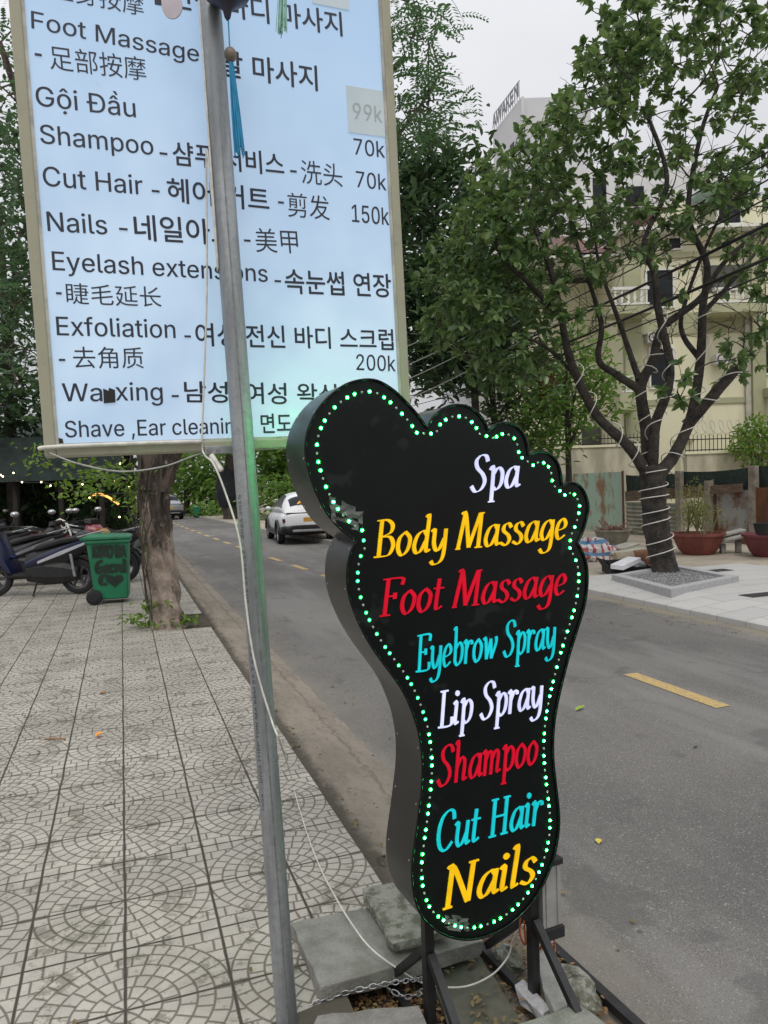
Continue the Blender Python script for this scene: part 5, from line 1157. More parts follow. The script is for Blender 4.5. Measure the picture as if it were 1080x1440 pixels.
# ================================================================== RIGHT BACKGROUND BUILDINGS
CR = M('cream_wall', (.66, .635, .455), .8, .3, 1.6, col2=(.47, .45, .33), stretch=(1, 1, .12), bmp=.05, lo=.5, hi=.8); OLV = M('olive_band', (.36, .365, .23), .8, .12, 1.2); WHT = M('white_paint', (.68, .68, .64), .7, .1, 3)
WG = M('window_glass', (.018, .022, .025), .3, .3, 2, spec=.18); SHADE_ = M('recess_shade', (.09, .09, .08), .8, .3, 2); TER = M('terracotta', (.33, .12, .055), .8, .3, 4, stretch=(1, 1, 3)); TERR = M('terracotta_roof', (.12, .055, .045), .8, .3, 6)
def facade_frame(Z): return Frame(Vector((P(540, 690, Z).x, P(540, 690, Z).y, 0)), (r0.x, r0.y, 0))
HZ = 24.0
hf = facade_frame(HZ)
house = thing('apartment_house', 'cream and olive apartment house with white balustrade balconies behind the planter tree', 'building', tuple(hf.o))
def hb(mat, name, u0_, u1_, v0_, v1_, y0, y1, par=house, fr=hf, bev=0, mb=None, bld=True):
    a = fr.uv(u0_, v1_); b = fr.uv(u1_, v0_); m_ = mb or MB(fr); m_.box(a[0], b[0], y0, y1, a[1], b[1])
    return m_.build(name, mat, par, bevel=bev) if bld else m_
gz = 690
mb = MB(hf)
a = hf.uv(872, 330); b = hf.uv(1200, 330); mb.box(a[0], b[0], 0, 9, -.3, a[1])
a2 = hf.uv(965, 262); mb.box(a2[0], b[0], 1.2, 9, a[1]+.002, a2[1])
mb.build('wall', CR, house)
mb = MB(hf); a = hf.uv(745, 372); b = hf.uv(868, 372); mb.box(a[0], hf.uv(871.5, 0)[0], 2.5, 9, -.3, a[1]); mb.build('wall', CR, house)
hb(WHT, 'eave', 735, 884, 352, 360, .3, 9); hb(WHT, 'eave', 862, 1200, 322, 329, -.6, 9)
rf = MB(hf); p = [hf.uv(720, 351), hf.uv(884, 351), hf.uv(850, 318), hf.uv(750, 318)]
rf.add([(p[0][0], .3, p[0][1]), (p[1][0], .3, p[1][1]), (p[2][0], 4, p[2][1]+1.0), (p[3][0], 4, p[3][1]+1.0), (p[0][0], 9, p[0][1]), (p[1][0], 9, p[1][1])], [(0, 1, 2, 3), (1, 5, 2), (5, 4, 3, 2), (4, 0, 3)]); rf.build('roof', TERR, house)
for k_, (v0_, v1_) in enumerate(((558, 572), (437, 473), (352, 366))):
    hb(OLV, 'band', 868, 1056, v0_, v1_, -.05-.01*k_, -.002)
hb(OLV, 'pilaster', 1056, 1070, 330, 640, -.22, -.06)
hb(OLV, 'pilaster', 880, 897, 330, 640, -.20, -.06)
for (u0_, u1_, v0_, v1_) in ((880+30, 945, 380, 432), (1076, 1110, 480, 525), (1076, 1110, 600, 640), (915, 945, 490, 545), (1010, 1040, 280, 315), (940, 956, 335, 350)):
    w_ = hb(WG, 'window', u0_, u1_, v0_, v1_, -.02, .02)
    mb = MB(hf); a = hf.uv(u0_, v1_); b = hf.uv(u1_, v0_); e = .06
    for q in ((a[0]-e, a[0], a[1]-e, b[1]+e), (b[0], b[0]+e, a[1]-e, b[1]+e), (a[0], b[0], a[1]-e, a[1]), (a[0], b[0], b[1], b[1]+e)): mb.box(q[0], q[1], -.06, .01, q[2], q[3])
    o = mb.build('window_frame', WHT, w_)
def balcony(u0_, u1_, vt, vb, vs, depth, back=True):
    hb(OLV, 'balcony_slab', u0_-4, u1_+4, vb, vs, -depth-.05, -.07)
    a = hf.uv(u0_, vb); b = hf.uv(u1_, vt); mb = MB(hf)
    mb.box(a[0], b[0], -depth-.02, -depth+.12, b[1]-.09, b[1]); mb.box(a[0], b[0], -depth-.02, -depth+.12, a[1]+.001, a[1]+.06)
    x = a[0]+.1; H_ = b[1]-a[1]-.15
    while x < b[0]-.05:
        mb.lathe([(.035, 0), (.05, H_*.08), (.03, H_*.16), (.062, H_*.42), (.032, H_*.72), (.05, H_*.92), (.04, H_)], (x, -depth+.05, a[1]+.06), 8); x += .20
    mb.build('balustrade', WHT, house, smooth=50)
balcony(985, 1050, 414, 437, 450, 1.0); balcony(860, 880, 535, 558, 582, 1.1); balcony(1072, 1130, 522, 546, 560, .8); balcony(848, 897, 414, 440, 452, 1.0)
hb(SHADE_, 'shade_panel', 988, 1046, 372, 412, -.03, .02); hb(SHADE_, 'shade_panel', 848, 876, 592, 640, 2.44, 2.5)  # flat dark panels paint in the shade of recessed doorways
for u_, v_ in ((1000, 500), (905, 470), (1040, 600)):
    ac = hb(M('ac_shell', (.55, .55, .52), .6, .15, 4), 'air_conditioner', u_, u_+22, v_, v_+15, -.38, -.07, bev=.02); a = hf.uv(u_+8, v_+7.5); mb = MB(hf); mb.tube([(a[0]+.14*math.cos(t_), -.385, a[1]+.14*math.sin(t_)) for t_ in np.linspace(0, 6.28, 15)[:-1]], .02, 5, closed=True); mb.build('fan_grille', MT['rubber'], ac)
hb(M('drain_pipe', (.42, .41, .34), .6, .2, 4), 'drain_pipe', 1048, 1051, 330, 640, -.12, -.05)
hb(M('green_glass', (.25, .36, .33), .2, .2, 3), 'roof_canopy', 985, 1060, 262, 268, -.4, 1.19)
# left neighbour: terracotta faced block, and a white house far behind the trees
tf2 = facade_frame(29); th = thing('terracotta_house', 'narrow house with orange terracotta facing glimpsed through the planter tree crown', 'building', tuple(tf2.o))
hb(M('grey_render', (.48, .47, .44), .8, .15, 1), 'wall', 690, 806, 330, 690, 0, 6, th, tf2)
for v0_ in range(338, 470, 14): hb(TER, 'facing', 774, 804, v0_, v0_+11, -.12, -.002, th, tf2)
hb(WG, 'window', 725, 748, 500, 545, -.03, .02, th, tf2); hb(WHT, 'sill', 722, 751, 545, 549, -.12, .0, th, tf2)
tf3 = facade_frame(36); wh = thing('white_house', 'pale bluish house wall glimpsed between the dark tree trunks above the foot sign toes', 'building', tuple(tf3.o))
hb(M('pale_render', (.62, .64, .70), .8, .1, 1), 'wall', 640, 735, 455, 700, 0, 6, wh, tf3); hb(WG, 'window', 655, 672, 520, 560, -.03, .02, wh, tf3); hb(WHT, 'parapet', 636, 739, 446, 454.5, -.2, 6, wh, tf3)
# boundary walls with railings
def yardwall(label, Z, u0_, u1_, vtop, vrail, razor, zb=-.1, ut=None):
    fr = facade_frame(Z); a = fr.uv(u0_, vtop); b = fr.uv(u1_, vtop); z1 = a[1]; zr = fr.uv(u0_, vrail)[1]
    t = thing('boundary_wall', label, 'wall', tuple(fr(a[0], 0, 0)))
    MB(fr).box(a[0], b[0], 0, .22, zb, z1).build('wall', M('wall_plaster', (.50, .47, .36), .85, .25, 2, col2=(.30, .28, .21), bmp=.1, stretch=(1, 1, .25)), t)
    MB(fr).box(a[0]-.05, b[0]+.05, -.04, .26, z1+.001, z1+.07).build('coping', CR, t)
    mb = MB(fr); mb.box(a[0], b[0], .09, .12, z1+.10, z1+.13); mb.box(a[0], b[0], .09, .12, zr-.14, zr-.11)
    x = a[0]
    while x < b[0]: mb.tube([(x, .105, z1+.07), (x, .105, zr)], .011, 4); x += .115
    mb.build('railing', MT['black_steel'], t)
    if razor:
        pts = []; x = a[0]; i = 0
        while x < b[0]: pts.append((x + .12*math.cos(i*.5), .105+.2*math.sin(i*.5)*.4, zr+.20+.20*math.sin(i*.5))); x += .0195; i += 1
        MB(fr).tube(pts, .007, 4).build('razor_wire', MT['metal'], t)
    return t
yardwall('cream yard wall with dark railing and coiled razor wire at the right', 21, 966, 1150, 639, 612, True)
yardwall('low pale yard wall with dark spiked railing left of the planter tree', 23, 690, 905, 634, 616, False)
fr = facade_frame(21.3); a = fr.uv(955, 640); t = thing('wall_pillar', 'cream gate pillar behind the planter tree fork', 'pillar', tuple(fr(a[0], 0, 0)))
b = fr.uv(971, 622); MB(fr).box(a[0], b[0], -.1, .35, -.1, b[1]).build('shaft', CR, t); MB(fr).box(a[0]-.05, b[0]+.05, -.15, .4, b[1]+.001, b[1]+.09).build('cap', CR, t)
# the tall hotel
af = Frame(Vector((P(694, 690, 95).x, P(694, 690, 95).y, 0)), (ray(1500, 560).x, ray(1500, 560).y, 0))
hz = 0
hotel = thing('hotel_tower', 'tall white hotel tower with rooftop letters rising behind the trees', 'building', tuple(af.o))
HW = M('hotel_white', (.56, .57, .60), .8, .06, .15)
# two faces seen: narrow left face receding, wide right face
cA = P(693, 186, 90); cB = P(732, 138, 82); cC = P(830, 126, 82)
A2, B2, C2 = [Vector((p.x, p.y, 0)) for p in (cA, cB, cC)]; Ht = cB.z
D2 = A2 + C2 - B2; mb = MB(); base = [A2, B2, C2, D2]
mb.add([tuple(p) for p in base] + [(p.x, p.y, Ht) for p in base], [(0, 1, 5, 4), (1, 2, 6, 5), (2, 3, 7, 6), (3, 0, 4, 7), (4, 5, 6, 7)]); mb.build('wall', HW, hotel)
lf = Frame(A2, B2-A2); LWd = (B2-A2).length; rf2 = Frame(B2, C2-B2)
for i, fx in enumerate((.25, .62)):
    for j in range(9):
        MB(lf).box(LWd*fx, LWd*fx+1.1, -.06, .05, Ht-5-j*3.4, Ht-3.8-j*3.4).build('window', WG, hotel)
for j in range(9): MB(rf2).box(1.2, 3.0, -.06, .05, Ht-3.4-j*3.4, Ht-2.8-j*3.4).build('window', WG, hotel)
mb = MB(rf2); mb.box(.0, .35, -.35, -.002, 0, Ht-.01); mb.build('fin', HW, hotel)
text_on(lf, 'AWAKEN', (.4, Ht+.25), (LWd-.2, Ht+.25), 1.5, y=-.2, off=.03).build('roof_letters', M('roof_letter', (.16, .16, .18), .6, .1, 1), hotel)
mb = MB(lf)
for i in range(13): x = .8+i*(LWd-1.0)/12; mb.box(x-.03, x+.03, -.1, -.02, Ht, Ht+1.9)
mb.box(.7, LWd, -.1, -.02, Ht+1.9, Ht+1.97); mb.build('letter_frame', MT['metal'], hotel)
# pale house far behind tree crown
f5 = facade_frame(48); t = thing('pale_block', 'pale grey block with a glazed stair glimpsed behind the upper crown of the planter tree', 'building', tuple(f5.o))
hb(M('pale_block', (.60, .61, .62), .8, .1, .5), 'wall', 800, 1010, 232, 700, 0, 8, t, f5)
hb(WG, 'window', 835, 852, 250, 330, -.05, .05, t, f5); hb(WG, 'window', 880, 905, 262, 290, -.05, .05, t, f5); hb(TERR, 'roof', 890, 935, 300, 330, -1.2, -.01, t, f5)

# overhead cables
k = 0
for (u0_, v0_, z0_, u1_, v1_, z1_, sg_, lab) in ((1110, 350, 9, 560, 560, 36, .25, 'lowest thick black overhead cable crossing the planter tree'), (1110, 300, 9, 560, 540, 36, .3, 'second black overhead cable up from the lowest, right of the tree'), (1110, 262, 9, 560, 522, 36, .3, 'black overhead cable through the middle of the tree crown'), (1110, 236, 9.3, 560, 505, 36, .35, 'thin overhead cable just under the two uppermost ones'),
                                            (1110, 212, 9.5, 560, 490, 36, .4, 'second highest overhead cable through the tree'), (1110, 196, 9.5, 560, 470, 36, .4, 'uppermost overhead cable through the tree'), (1110, 372, 8.8, 560, 575, 34, .2, 'lowest thin overhead line, sagging in front of the balcony')):
    a, b = P(u0_, v0_, z0_), P(u1_, v1_, z1_); pts = []
    for i in range(15): t = i/14; p = a.lerp(b, t); p.z -= sg_*4*t*(1-t); pts.append(p)
    tag(MB().tube(pts, .024 if k in (0, 1) else .012, 6).build('overhead_cable', MT['cable_black'], None, smooth=180), lab, 'cable', 'overhead cables'); k += 1

for i_, (v0_, v1_, lab) in enumerate(((482, 392, 'top grey service wire across the dark tree'), (508, 420, 'second grey service wire down across the dark tree'), (528, 440, 'third grey service wire down across the dark tree'), (556, 470, 'lowest grey service wire across the dark tree, just above the foot sign'))):
    a, b = P(520, v0_+26, 15), P(780, v1_-20, 12.2); tag(MB().tube([a.lerp(b, q/10) - Vector((0, 0, .5*(q/10)*(1-q/10))) for q in range(11)], .010, 5).build('service_wire', MT['cable_grey'], None, smooth=180), lab, 'cable', 'overhead cables')
# ================================================================== LEFT: bin, scooters, cafe
def wheelie_bin(label, base, rz, s=1.0, graffiti=False, group=None):
    t = thing('wheelie_bin', label, 'bin', tuple(base), group, rz); t.scale = (s, s, s)
    g = MT['bin_green']; mb = MB()
    mb.loft([[(-.20, -.22, .06), (.20, -.22, .06), (.20, .20, .06), (-.20, .20, .06)], [(-.215, -.235, .5), (.215, -.235, .5), (.215, .235, .5), (-.215, .235, .5)], [(-.235, -.25, .84), (.235, -.25, .84), (.235, .27, .84), (-.235, .27, .84)]])
    mb.build('body', g, t, world=False, bevel=.02, smooth=40)
    mb = MB(); mb.box(-.25, .25, -.27, .29, .80, .845); mb.build('rim', g, t, world=False, bevel=.012)
    mb = MB(); mb.loft([[(-.26, -.285, .85), (.26, -.285, .85), (.26, .30, .85), (-.26, .30, .85)], [(-.255, -.28, .885), (.255, -.28, .885), (.255, .30, .895), (-.255, .30, .895)], [(-.20, -.22, .905), (.20, -.22, .905), (.20, .24, .925), (-.20, .24, .925)]]); mb.build('lid', g, t, world=False, bevel=.01)
    mb = MB(); mb.tube([(-.2, .34, .87), (.2, .34, .87)], .014, 8); mb.bar((-.2, .28, .86), (-.2, .34, .87), .03, .03); mb.bar((.2, .28, .86), (.2, .34, .87), .03, .03); mb.build('handle', g, t, world=False)
    for sx in (-1, 1):
        mb = MB(); prof = [(.03, -.025), (.085, -.025), (.1, -.015), (.1, .015), (.085, .025), (.03, .025)]; vs = []; fs = []
        for i, (r_, q) in enumerate(prof):
            for j in range(18): a = 2*math.pi*j/18; vs.append((sx*.225+q, .20+r_*math.cos(a), .10+r_*math.sin(a)))
        for i in range(5):
            for j in range(18): fs.append((i*18+j, i*18+(j+1) % 18, i*18+18+(j+1) % 18, i*18+18+j))
        fs += [tuple(range(18)), tuple(range(5*18, 6*18))]; mb.add(vs, fs); mb.build('wheel', MT['rubber'], t, world=False, smooth=40)
    return t
bb_ = G(158, 846)
bn = wheelie_bin('green wheelie bin with black painted scrawl beside the pale tree trunk', bb_, R(-14+90+0), 1.03)
bn.rotation_euler.z = R(86)
# painted scrawl on the bin face turned to the street camera (letters of a handwritten sign, mostly illegible)
GL['K'] = (.62, [[(.1, 1), (.1, 0)], [(.5, 1), (.12, .5)], [(.14, .52), (.52, 0)]]); GL['I'] = (.25, [[(.1, 1), (.1, 0)]]); GL['O'] = (.62, [[(.3, 1), (.05, .6), (.1, .1), (.35, 0), (.55, .4), (.5, .9), (.3, 1)]])
GL['G'] = (.65, [[(.5, .85), (.3, 1.0), (.06, .6), (.1, .1), (.35, 0), (.52, .2), (.5, .45), (.3, .45)]]); GL['A'] = (.6, [[(.02, 0), (.3, 1)], [(.3, 1), (.55, 0)], [(.12, .4), (.46, .4)]]); GL['c'] = (.5, [[(.4, .5), (.2, .62), (.05, .3), (.2, 0), (.4, .12)]]); GL['D'] = (.6, [[(.1, 1), (.1, 0)], [(.1, 1), (.5, .7), (.5, .3), (.1, 0)]])
class BinFace:
    pass
bfm = Frame((-.2385, 0, 0), (0, -1, 0))
SPR = M('spray_paint', (.013, .03, .02), .7, .3, 9)
mbs = MB()
for wd, y0_, y1_, z0_, hh in (("KINO BA", .20, -.21, .62, .15), ("Gacrd", .17, -.20, .42, .15), ("C", .14, .04, .26, .13)):
    for dz in (0, .012):
        for q in write(bfm, wd, (-y0_+dz, z0_+dz), (-y1_+dz*.5, z0_-dz), hh, -.001, .001+dz*.1, 0, .24, .17):
            o_ = len(mbs.v); mbs.v += q.v; mbs.f += [tuple(o_+i for i in f_) for f_ in q.f]
# heart
hp = [(.12*(16*math.sin(t)**3)/17, .10*(13*math.cos(t)-5*math.cos(2*t)-2*math.cos(3*t)-math.cos(4*t))/17) for t in np.linspace(0, 2*math.pi, 22)[:-1]]
q = MB(bfm); q.prism([(.06+a, .31+b) for a, b in hp], -.003, -.001); o_ = len(mbs.v); mbs.v += q.v; mbs.f += [tuple(o_+i for i in f_) for f_ in q.f]
# follow the tapered face
mbs.v = [(x + (.0 if 0 else (.235-(.20+.035*max(0, (z-.06))/.78))), y, z) for x, y, z in mbs.v]
mbs.build('painted_scrawl', SPR, bn, world=False)
wheelie_bin('small distant green bin on the verge at the road bend', G(277, 727, -.05), R(80), .66, group='distant bins')
wheelie_bin('small distant green bin right of the netted tree trunk', G(336, 727, -.05), R(80), .8, group='distant bins')

def wheel_x(mb_t, mb_r, c, r_, wdt, n=24, spokes=6, axis='x'):
    def put(mb, prof):
        vs = []; fs = []; m_ = len(prof)
        for rr, q in prof:
            for j in range(n): a = 2*math.pi*j/n; vs.append((c[0]+q, c[1]+rr*math.cos(a), c[2]+rr*math.sin(a)))
        for i in range(m_-1):
            for j in range(n): fs.append((i*n+j, i*n+(j+1) % n, i*n+n+(j+1) % n, i*n+n+j))
        mb.add(vs, fs)
    h = wdt/2
    put(mb_t, [(r_*.70, -h*.8), (r_*.85, -h), (r_*.96, -h*.75), (r_, 0), (r_*.96, h*.75), (r_*.85, h), (r_*.70, h*.8), (r_*.70, -h*.8)])
    put(mb_r, [(r_*.60, -h*.6), (r_*.70, -h*.75), (r_*.70, h*.75), (r_*.60, h*.6), (r_*.60, -h*.6)])
    for k in range(spokes):
        a = 2*math.pi*k/spokes; mb_r.bar((c[0], c[1], c[2]), (c[0], c[1]+r_*.66*math.cos(a), c[2]+r_*.66*math.sin(a)), .03, h*1.0, (1, 0, 0))
    put(mb_r, [(.0001, -h*.7), (.045, -h*.7), (.045, h*.7), (.0001, h*.7)])
SEAT = M('vinyl_seat', (.012, .012, .013), .5, .3, 9); DK = M('dark_plastic', (.014, .014, .015), .5, .3, 9); CHR = M('chrome', (.5, .5, .5), .2, .1, 9, metal=.9); LENS = M('lens', (.35, .36, .36), .15, .2, 9); REDL = M('tail_lens', (.30, .01, .01), .2, .1, 9); ORL = M('amber_lens', (.5, .14, .01), .2, .1, 9)
def scooter(label, loc, rz, paint, trim, group='scooters parked by the cafe', tail=True):
    """y forward, x right, wheels on z=0"""
    t = thing('motor_scooter', label, 'motorbike', tuple(loc), group, rz)
    tm, rm = MB(), MB()
    for yy in (.64, -.63):
        tm, rm = MB(), MB(); wheel_x(tm, rm, (0, yy, .27), .27, .09); w_ = tm.build('wheel', MT['rubber'], t, world=False, smooth=40); rm.build('rim', MT['rim_dark'], w_, world=False, smooth=30)
    def sec(y, hw, zb, zt, sq=.75): return [(hw*sx, y, zz) for sx, zz in ((-sq, zb), (sq, zb), (1, zb+(zt-zb)*.3), (1, zb+(zt-zb)*.7), (sq*.8, zt), (-sq*.8, zt), (-1, zb+(zt-zb)*.7), (-1, zb+(zt-zb)*.3))]
    MB().loft([sec(.12, .13, .30, .62), sec(-.15, .15, .40, .70), sec(-.5, .14, .50, .78), sec(-.80, .10, .66, .84), sec(-.98, .04, .78, .86)]).build('tail_body', DK, t, world=False, smooth=60)
    MB().loft([sec(-.02, .1, .66, .74), sec(-.15, .14, .68, .80), sec(-.45, .145, .76, .86), sec(-.75, .13, .80, .91), sec(-.88, .09, .82, .90)]).build('seat', SEAT, t, world=False, smooth=60)
    for sx in (-1, 1):
        MB().loft([[(sx*x, y, z) for x, y, z in ((.150, .10, .43), (.165, .10, .46), (.165, .10, .50), (.150, .10, .52))], [(sx*x, y, z) for x, y, z in ((.150, -.3, .53), (.180, -.3, .56), (.175, -.3, .67), (.150, -.3, .69))], [(sx*x, y, z) for x, y, z in ((.130, -.7, .68), (.150, -.7, .70), (.145, -.7, .80), (.125, -.7, .81))], [(sx*x, y, z) for x, y, z in ((.05, -.99, .80), (.07, -.99, .82), (.065, -.99, .86), (.05, -.99, .87))]]).build('side_panel', paint, t, world=False, smooth=50)
        MB().loft([[(sx*x, y, z) for x, y, z in ((.176, -.1, .485), (.184, -.1, .49), (.184, -.1, .52), (.176, -.1, .525))], [(sx*x, y, z) for x, y, z in ((.184, -.45, .60), (.192, -.45, .61), (.190, -.45, .66), (.184, -.45, .665))], [(sx*x, y, z) for x, y, z in ((.135, -.8, .745), (.150, -.8, .75), (.148, -.8, .78), (.136, -.8, .785))]]).build('stripe', trim, t, world=False, smooth=50)
        mb = MB(); mb.tube(spline([(sx*.16, .50, 1.00), (sx*.24, .46, 1.10), (sx*.27, .46, 1.19)], 4), .006, 6); m_ = mb.build('mirror_stalk', DK, t, world=False)
        MB().sphere((sx*.28, .45, 1.22), .066, 14, 9, .72).build('mirror', CHR, m_, world=False, smooth=60)
        MB().box(sx*.10-.035, sx*.10+.035, .76, .78, .84, .89).build('indicator', ORL, t, world=False, bevel=.008)
    MB().loft([sec(.40, .16, .28, .34), sec(.10, .16, .26, .34), sec(-.1, .13, .28, .42)]).build('footboard', DK, t, world=False, smooth=50)
    MB().loft([sec(.32, .18, .32, .42), sec(.46, .20, .42, .80), sec(.52, .17, .55, .98), sec(.66, .13, .60, .95), sec(.80, .06, .68, .86)]).build('front_shield', paint, t, world=False, smooth=60)
    MB().loft([[(x, .50, 1.02+z) for x, z in ((-.16, -.03), (.16, -.03), (.14, .05), (-.14, .05))], [(x, .62, 1.0+z) for x, z in ((-.12, -.04), (.12, -.04), (.09, .05), (-.09, .05))]]).build('handlebar_cowl', DK, t, world=False, bevel=.015)
    MB().tube(spline([(-.36, .36, 1.0), (-.2, .46, 1.03), (0, .5, 1.03), (.2, .46, 1.03), (.36, .36, 1.0)], 4), .014, 8).build('handlebar', DK, t, world=False, smooth=60)
    MB().lathe([(.0001, .0), (.085, .0), (.07, .05), (.0001, .07)], (0, .74, .80), 14, 1.1, .8).build('headlight', LENS, t, world=False, smooth=60)
    MB().loft([sec(.30, .055, .56, .60), sec(.52, .065, .58, .63), sec(.80, .06, .50, .55), sec(.93, .04, .36, .40)]).build('front_fender', paint, t, world=False, smooth=60)
    mb = MB(); [mb.tube([(sx*.065, .64, .27), (sx*.065, .50, .62)], .018, 8) for sx in (-1, 1)]; mb.build('fork', MT['metal'], t, world=False)
    MB().loft([sec(.12, .14, .22, .50), sec(-.20, .16, .17, .56), sec(-.45, .15, .18, .52), sec(-.66, .11, .22, .42)]).build('engine', DK, t, world=False, bevel=.02)
    mb = MB(); mb.tube(spline([(.12, -.15, .20), (.14, -.40, .24), (.155, -.60, .30), (.155, -.92, .38)], 4), [.02]*5+[.05]*8, 10); mb.build('exhaust', DK, t, world=False, smooth=50)
    mb = MB(); [mb.tube([(sx*.13, -.63, .28), (sx*.13, -.58, .62)], .022, 8) for sx in (-1, 1)]; mb.build('shock', MT['metal'], t, world=False)
    MB().loft([sec(-.62, .05, .56, .59), sec(-.88, .06, .52, .56), sec(-1.02, .06, .38, .41)]).build('rear_fender', DK, t, world=False)
    mb = MB(); mb.tube([(0, -.63+.31*math.cos(a), .27+.31*math.sin(a)) for a in np.linspace(.25, math.pi-.1, 12)], .055, 8); mb.tube([(0, -.60, .62), (0, -.45, .50), (0, -.25, .42)], .10, 8); mb.build('wheel_cover', DK, t, world=False, smooth=60)
    MB().box(-.09, .09, -1.0, -.985, .52, .66).build('number_plate', WHT, t, world=False, bevel=.004)
    MB().box(-.07, .07, -1.005, -.95, .765, .825).build('tail_light', REDL, t, world=False, bevel=.015)
    mb = MB(); mb.tube(spline([(-.14, -.70, .86), (-.15, -.95, .92), (0, -1.02, .93), (.15, -.95, .92), (.14, -.70, .86)], 4), .012, 6); mb.build('grab_rail', MT['metal'], t, world=False)
    mb = MB(); mb.bar((-.1, -.05, .24), (-.2, -.02, .01), .02, .02); mb.build('side_stand', DK, t, world=False)
    return t
PBLUE = M('paint_blue', (.006, .012, .05), .3, .2, 3, spec=.7); PRED = M('paint_red', (.22, .012, .03), .3, .2, 3, spec=.7); PBLK = M('paint_black', (.015, .015, .018), .3, .2, 3, spec=.7); PWH = M('paint_white', (.45, .46, .50), .3, .1, 3, spec=.7); PORG = M('paint_orange', (.35, .09, .03), .35, .2, 3); PGR = M('paint_grey', (.2, .2, .22), .35, .2, 3)
s1_ = G(112, 836); d_ = -Vector((r0.x, r0.y, 0)).normalized(); az = math.atan2(-d_.x, d_.y)
def place_sc(label, u, v, rz, paint, trim):   # rear wheel contact near (u,v)
    g = G(u, v); fwd_ = Vector((-math.sin(rz), math.cos(rz), 0)); return scooter(label, g + fwd_*.63, rz, paint, trim)
place_sc('blue and white scooter parked side on, left of the green bin, nearest the camera', 112, 835, az-.03, PBLUE, PWH)
place_sc('black seated dark scooter behind the blue scooter', 68, 822, az+.12, PBLK, PGR)
place_sc('red and white scooter whose tail points right, behind the green bin', 60, 812, az+math.pi-.35, PRED, PWH)
place_sc('dark scooter with orange panels mostly hidden behind the green bin', 176, 818, az-.1, PBLK, PORG)
place_sc('grey scooter deepest in the row under the cafe canopy', 120, 800, az+math.pi+.2, PGR, PWH)
place_sc('black scooter with a chrome rail at the far left of the row', 20, 815, az+.1, PBLK, PBLK)
place_sc('dark grey scooter in the second row, behind the red scooter', 95, 795, az+.25, PGR, PBLK)
hm = P(118, 757, 11.8); t = thing('helmet', 'dark helmet hanging on the scooter handlebar above the green bin', 'helmet', tuple(hm))
MB().sphere(tuple(hm), .14, 16, 10).build('shell', PBLK, t, smooth=180); MB().lathe([(.146, -.05), (.150, .0), (.146, .04)], tuple(hm), 16).build('visor', M('visor', (.1, .11, .12), .15, .2, 6), t, smooth=60)
hm = P(146, 753, 12.3); t = thing('helmet', 'tan helmet to the right of the dark helmet', 'helmet', tuple(hm))
MB().sphere(tuple(hm), .12, 16, 10).build('shell', M('tan_shell', (.35, .22, .08), .4, .2, 6), t, smooth=180); MB().lathe([(.10, -.10), (.128, -.10), (.128, -.07), (.10, -.07)], tuple(hm), 16).build('rim', PBLK, t)
# white ornate chair back among the scooters
cb = G(84, 808); Zc = (cb-CAM).dot(fw); cf = Frame(Vector((P(84, 760, Zc).x, P(84, 760, Zc).y, 0)), (r0.x, r0.y, 0)); ch = thing('garden_chair', 'ornate white garden chair standing among the scooters', 'chair', tuple(cf.o))
mb = MB(cf); mb.tube([(-.2, 0, .45), (-.2, .03, .75), (-.12, .05, .98), (0, .05, 1.04), (.12, .05, .98), (.2, .03, .75), (.2, 0, .45)], .02, 8)
for i in range(5):
    for sx in (-1, 1): c0 = (sx*.075, .03, .53+i*.1); mb.tube([(c0[0]+.05*math.cos(a), c0[1], c0[2]+.05*math.sin(a)) for a in np.linspace(0, 6.28, 11)[:-1]], .011, 5, closed=True)
mb.build('backrest', WHT, ch, smooth=60); MB(cf).box(-.22, .22, -.42, .0, .41, .45).build('seat', WHT, ch, bevel=.01)
for x in (-.19, .19):
    for y in (-.39, -.03): MB(cf).tube([(x, y, .41), (x*1.05, y, 0)], .016, 8).build('leg', WHT, ch)

# cafe pavilion: dark roof, posts, hedge wall at the back, string lights
cz = 14.5; cfm = facade_frame(cz)
cafe = thing('cafe_pavilion', 'dark open cafe shelter with green netting roof behind the parked scooters', 'building', tuple(cfm.o))
NET2 = M('roof_netting', (.02, .035, .032), .85, .4, 5); DW = M('dark_timber', (.02, .016, .013), .8, .4, 4)
x0 = cfm.uv(-160, 640)[0]; x1 = cfm.uv(175, 640)[0]; x1b = facade_frame(cz+5.9).uv(188, 640)[0]; zt = cfm.uv(100, 612)[1]; ze = cfm.uv(100, 650)[1]
MB(cfm).hexa([(x0, -.2, ze), (x1, -.2, ze), (x1b, 6, zt+.9), (x0, 6, zt+.9), (x0, -.2, ze+.06), (x1, -.2, ze+.06), (x1b, 6, zt+.97), (x0, 6, zt+.97)]).build('roof', NET2, cafe)
MB(cfm).box(x0, x1, -.23, -.2, ze-.35, zt-.03).build('awning', NET2, cafe)
MB(cfm).box(x0, x1b, 5.8, 5.9, 0, zt+.9).build('back_wall', DW, cafe)
MB(cfm).box(x0-.1, x0, -.2, 5.9, 0, zt+.5).build('side_wall', DW, cafe)
for u in (22, 86, 143): x = cfm.uv(u, 700)[0]; MB(cfm).tube([(x, 0, 0), (x, 0, ze)], .055, 8).build('post', DW, cafe)
MB(cfm).box(x0, cfm.uv(100, 700)[0], 3.2, 3.6, 0, 1.05).build('counter', DW, cafe)
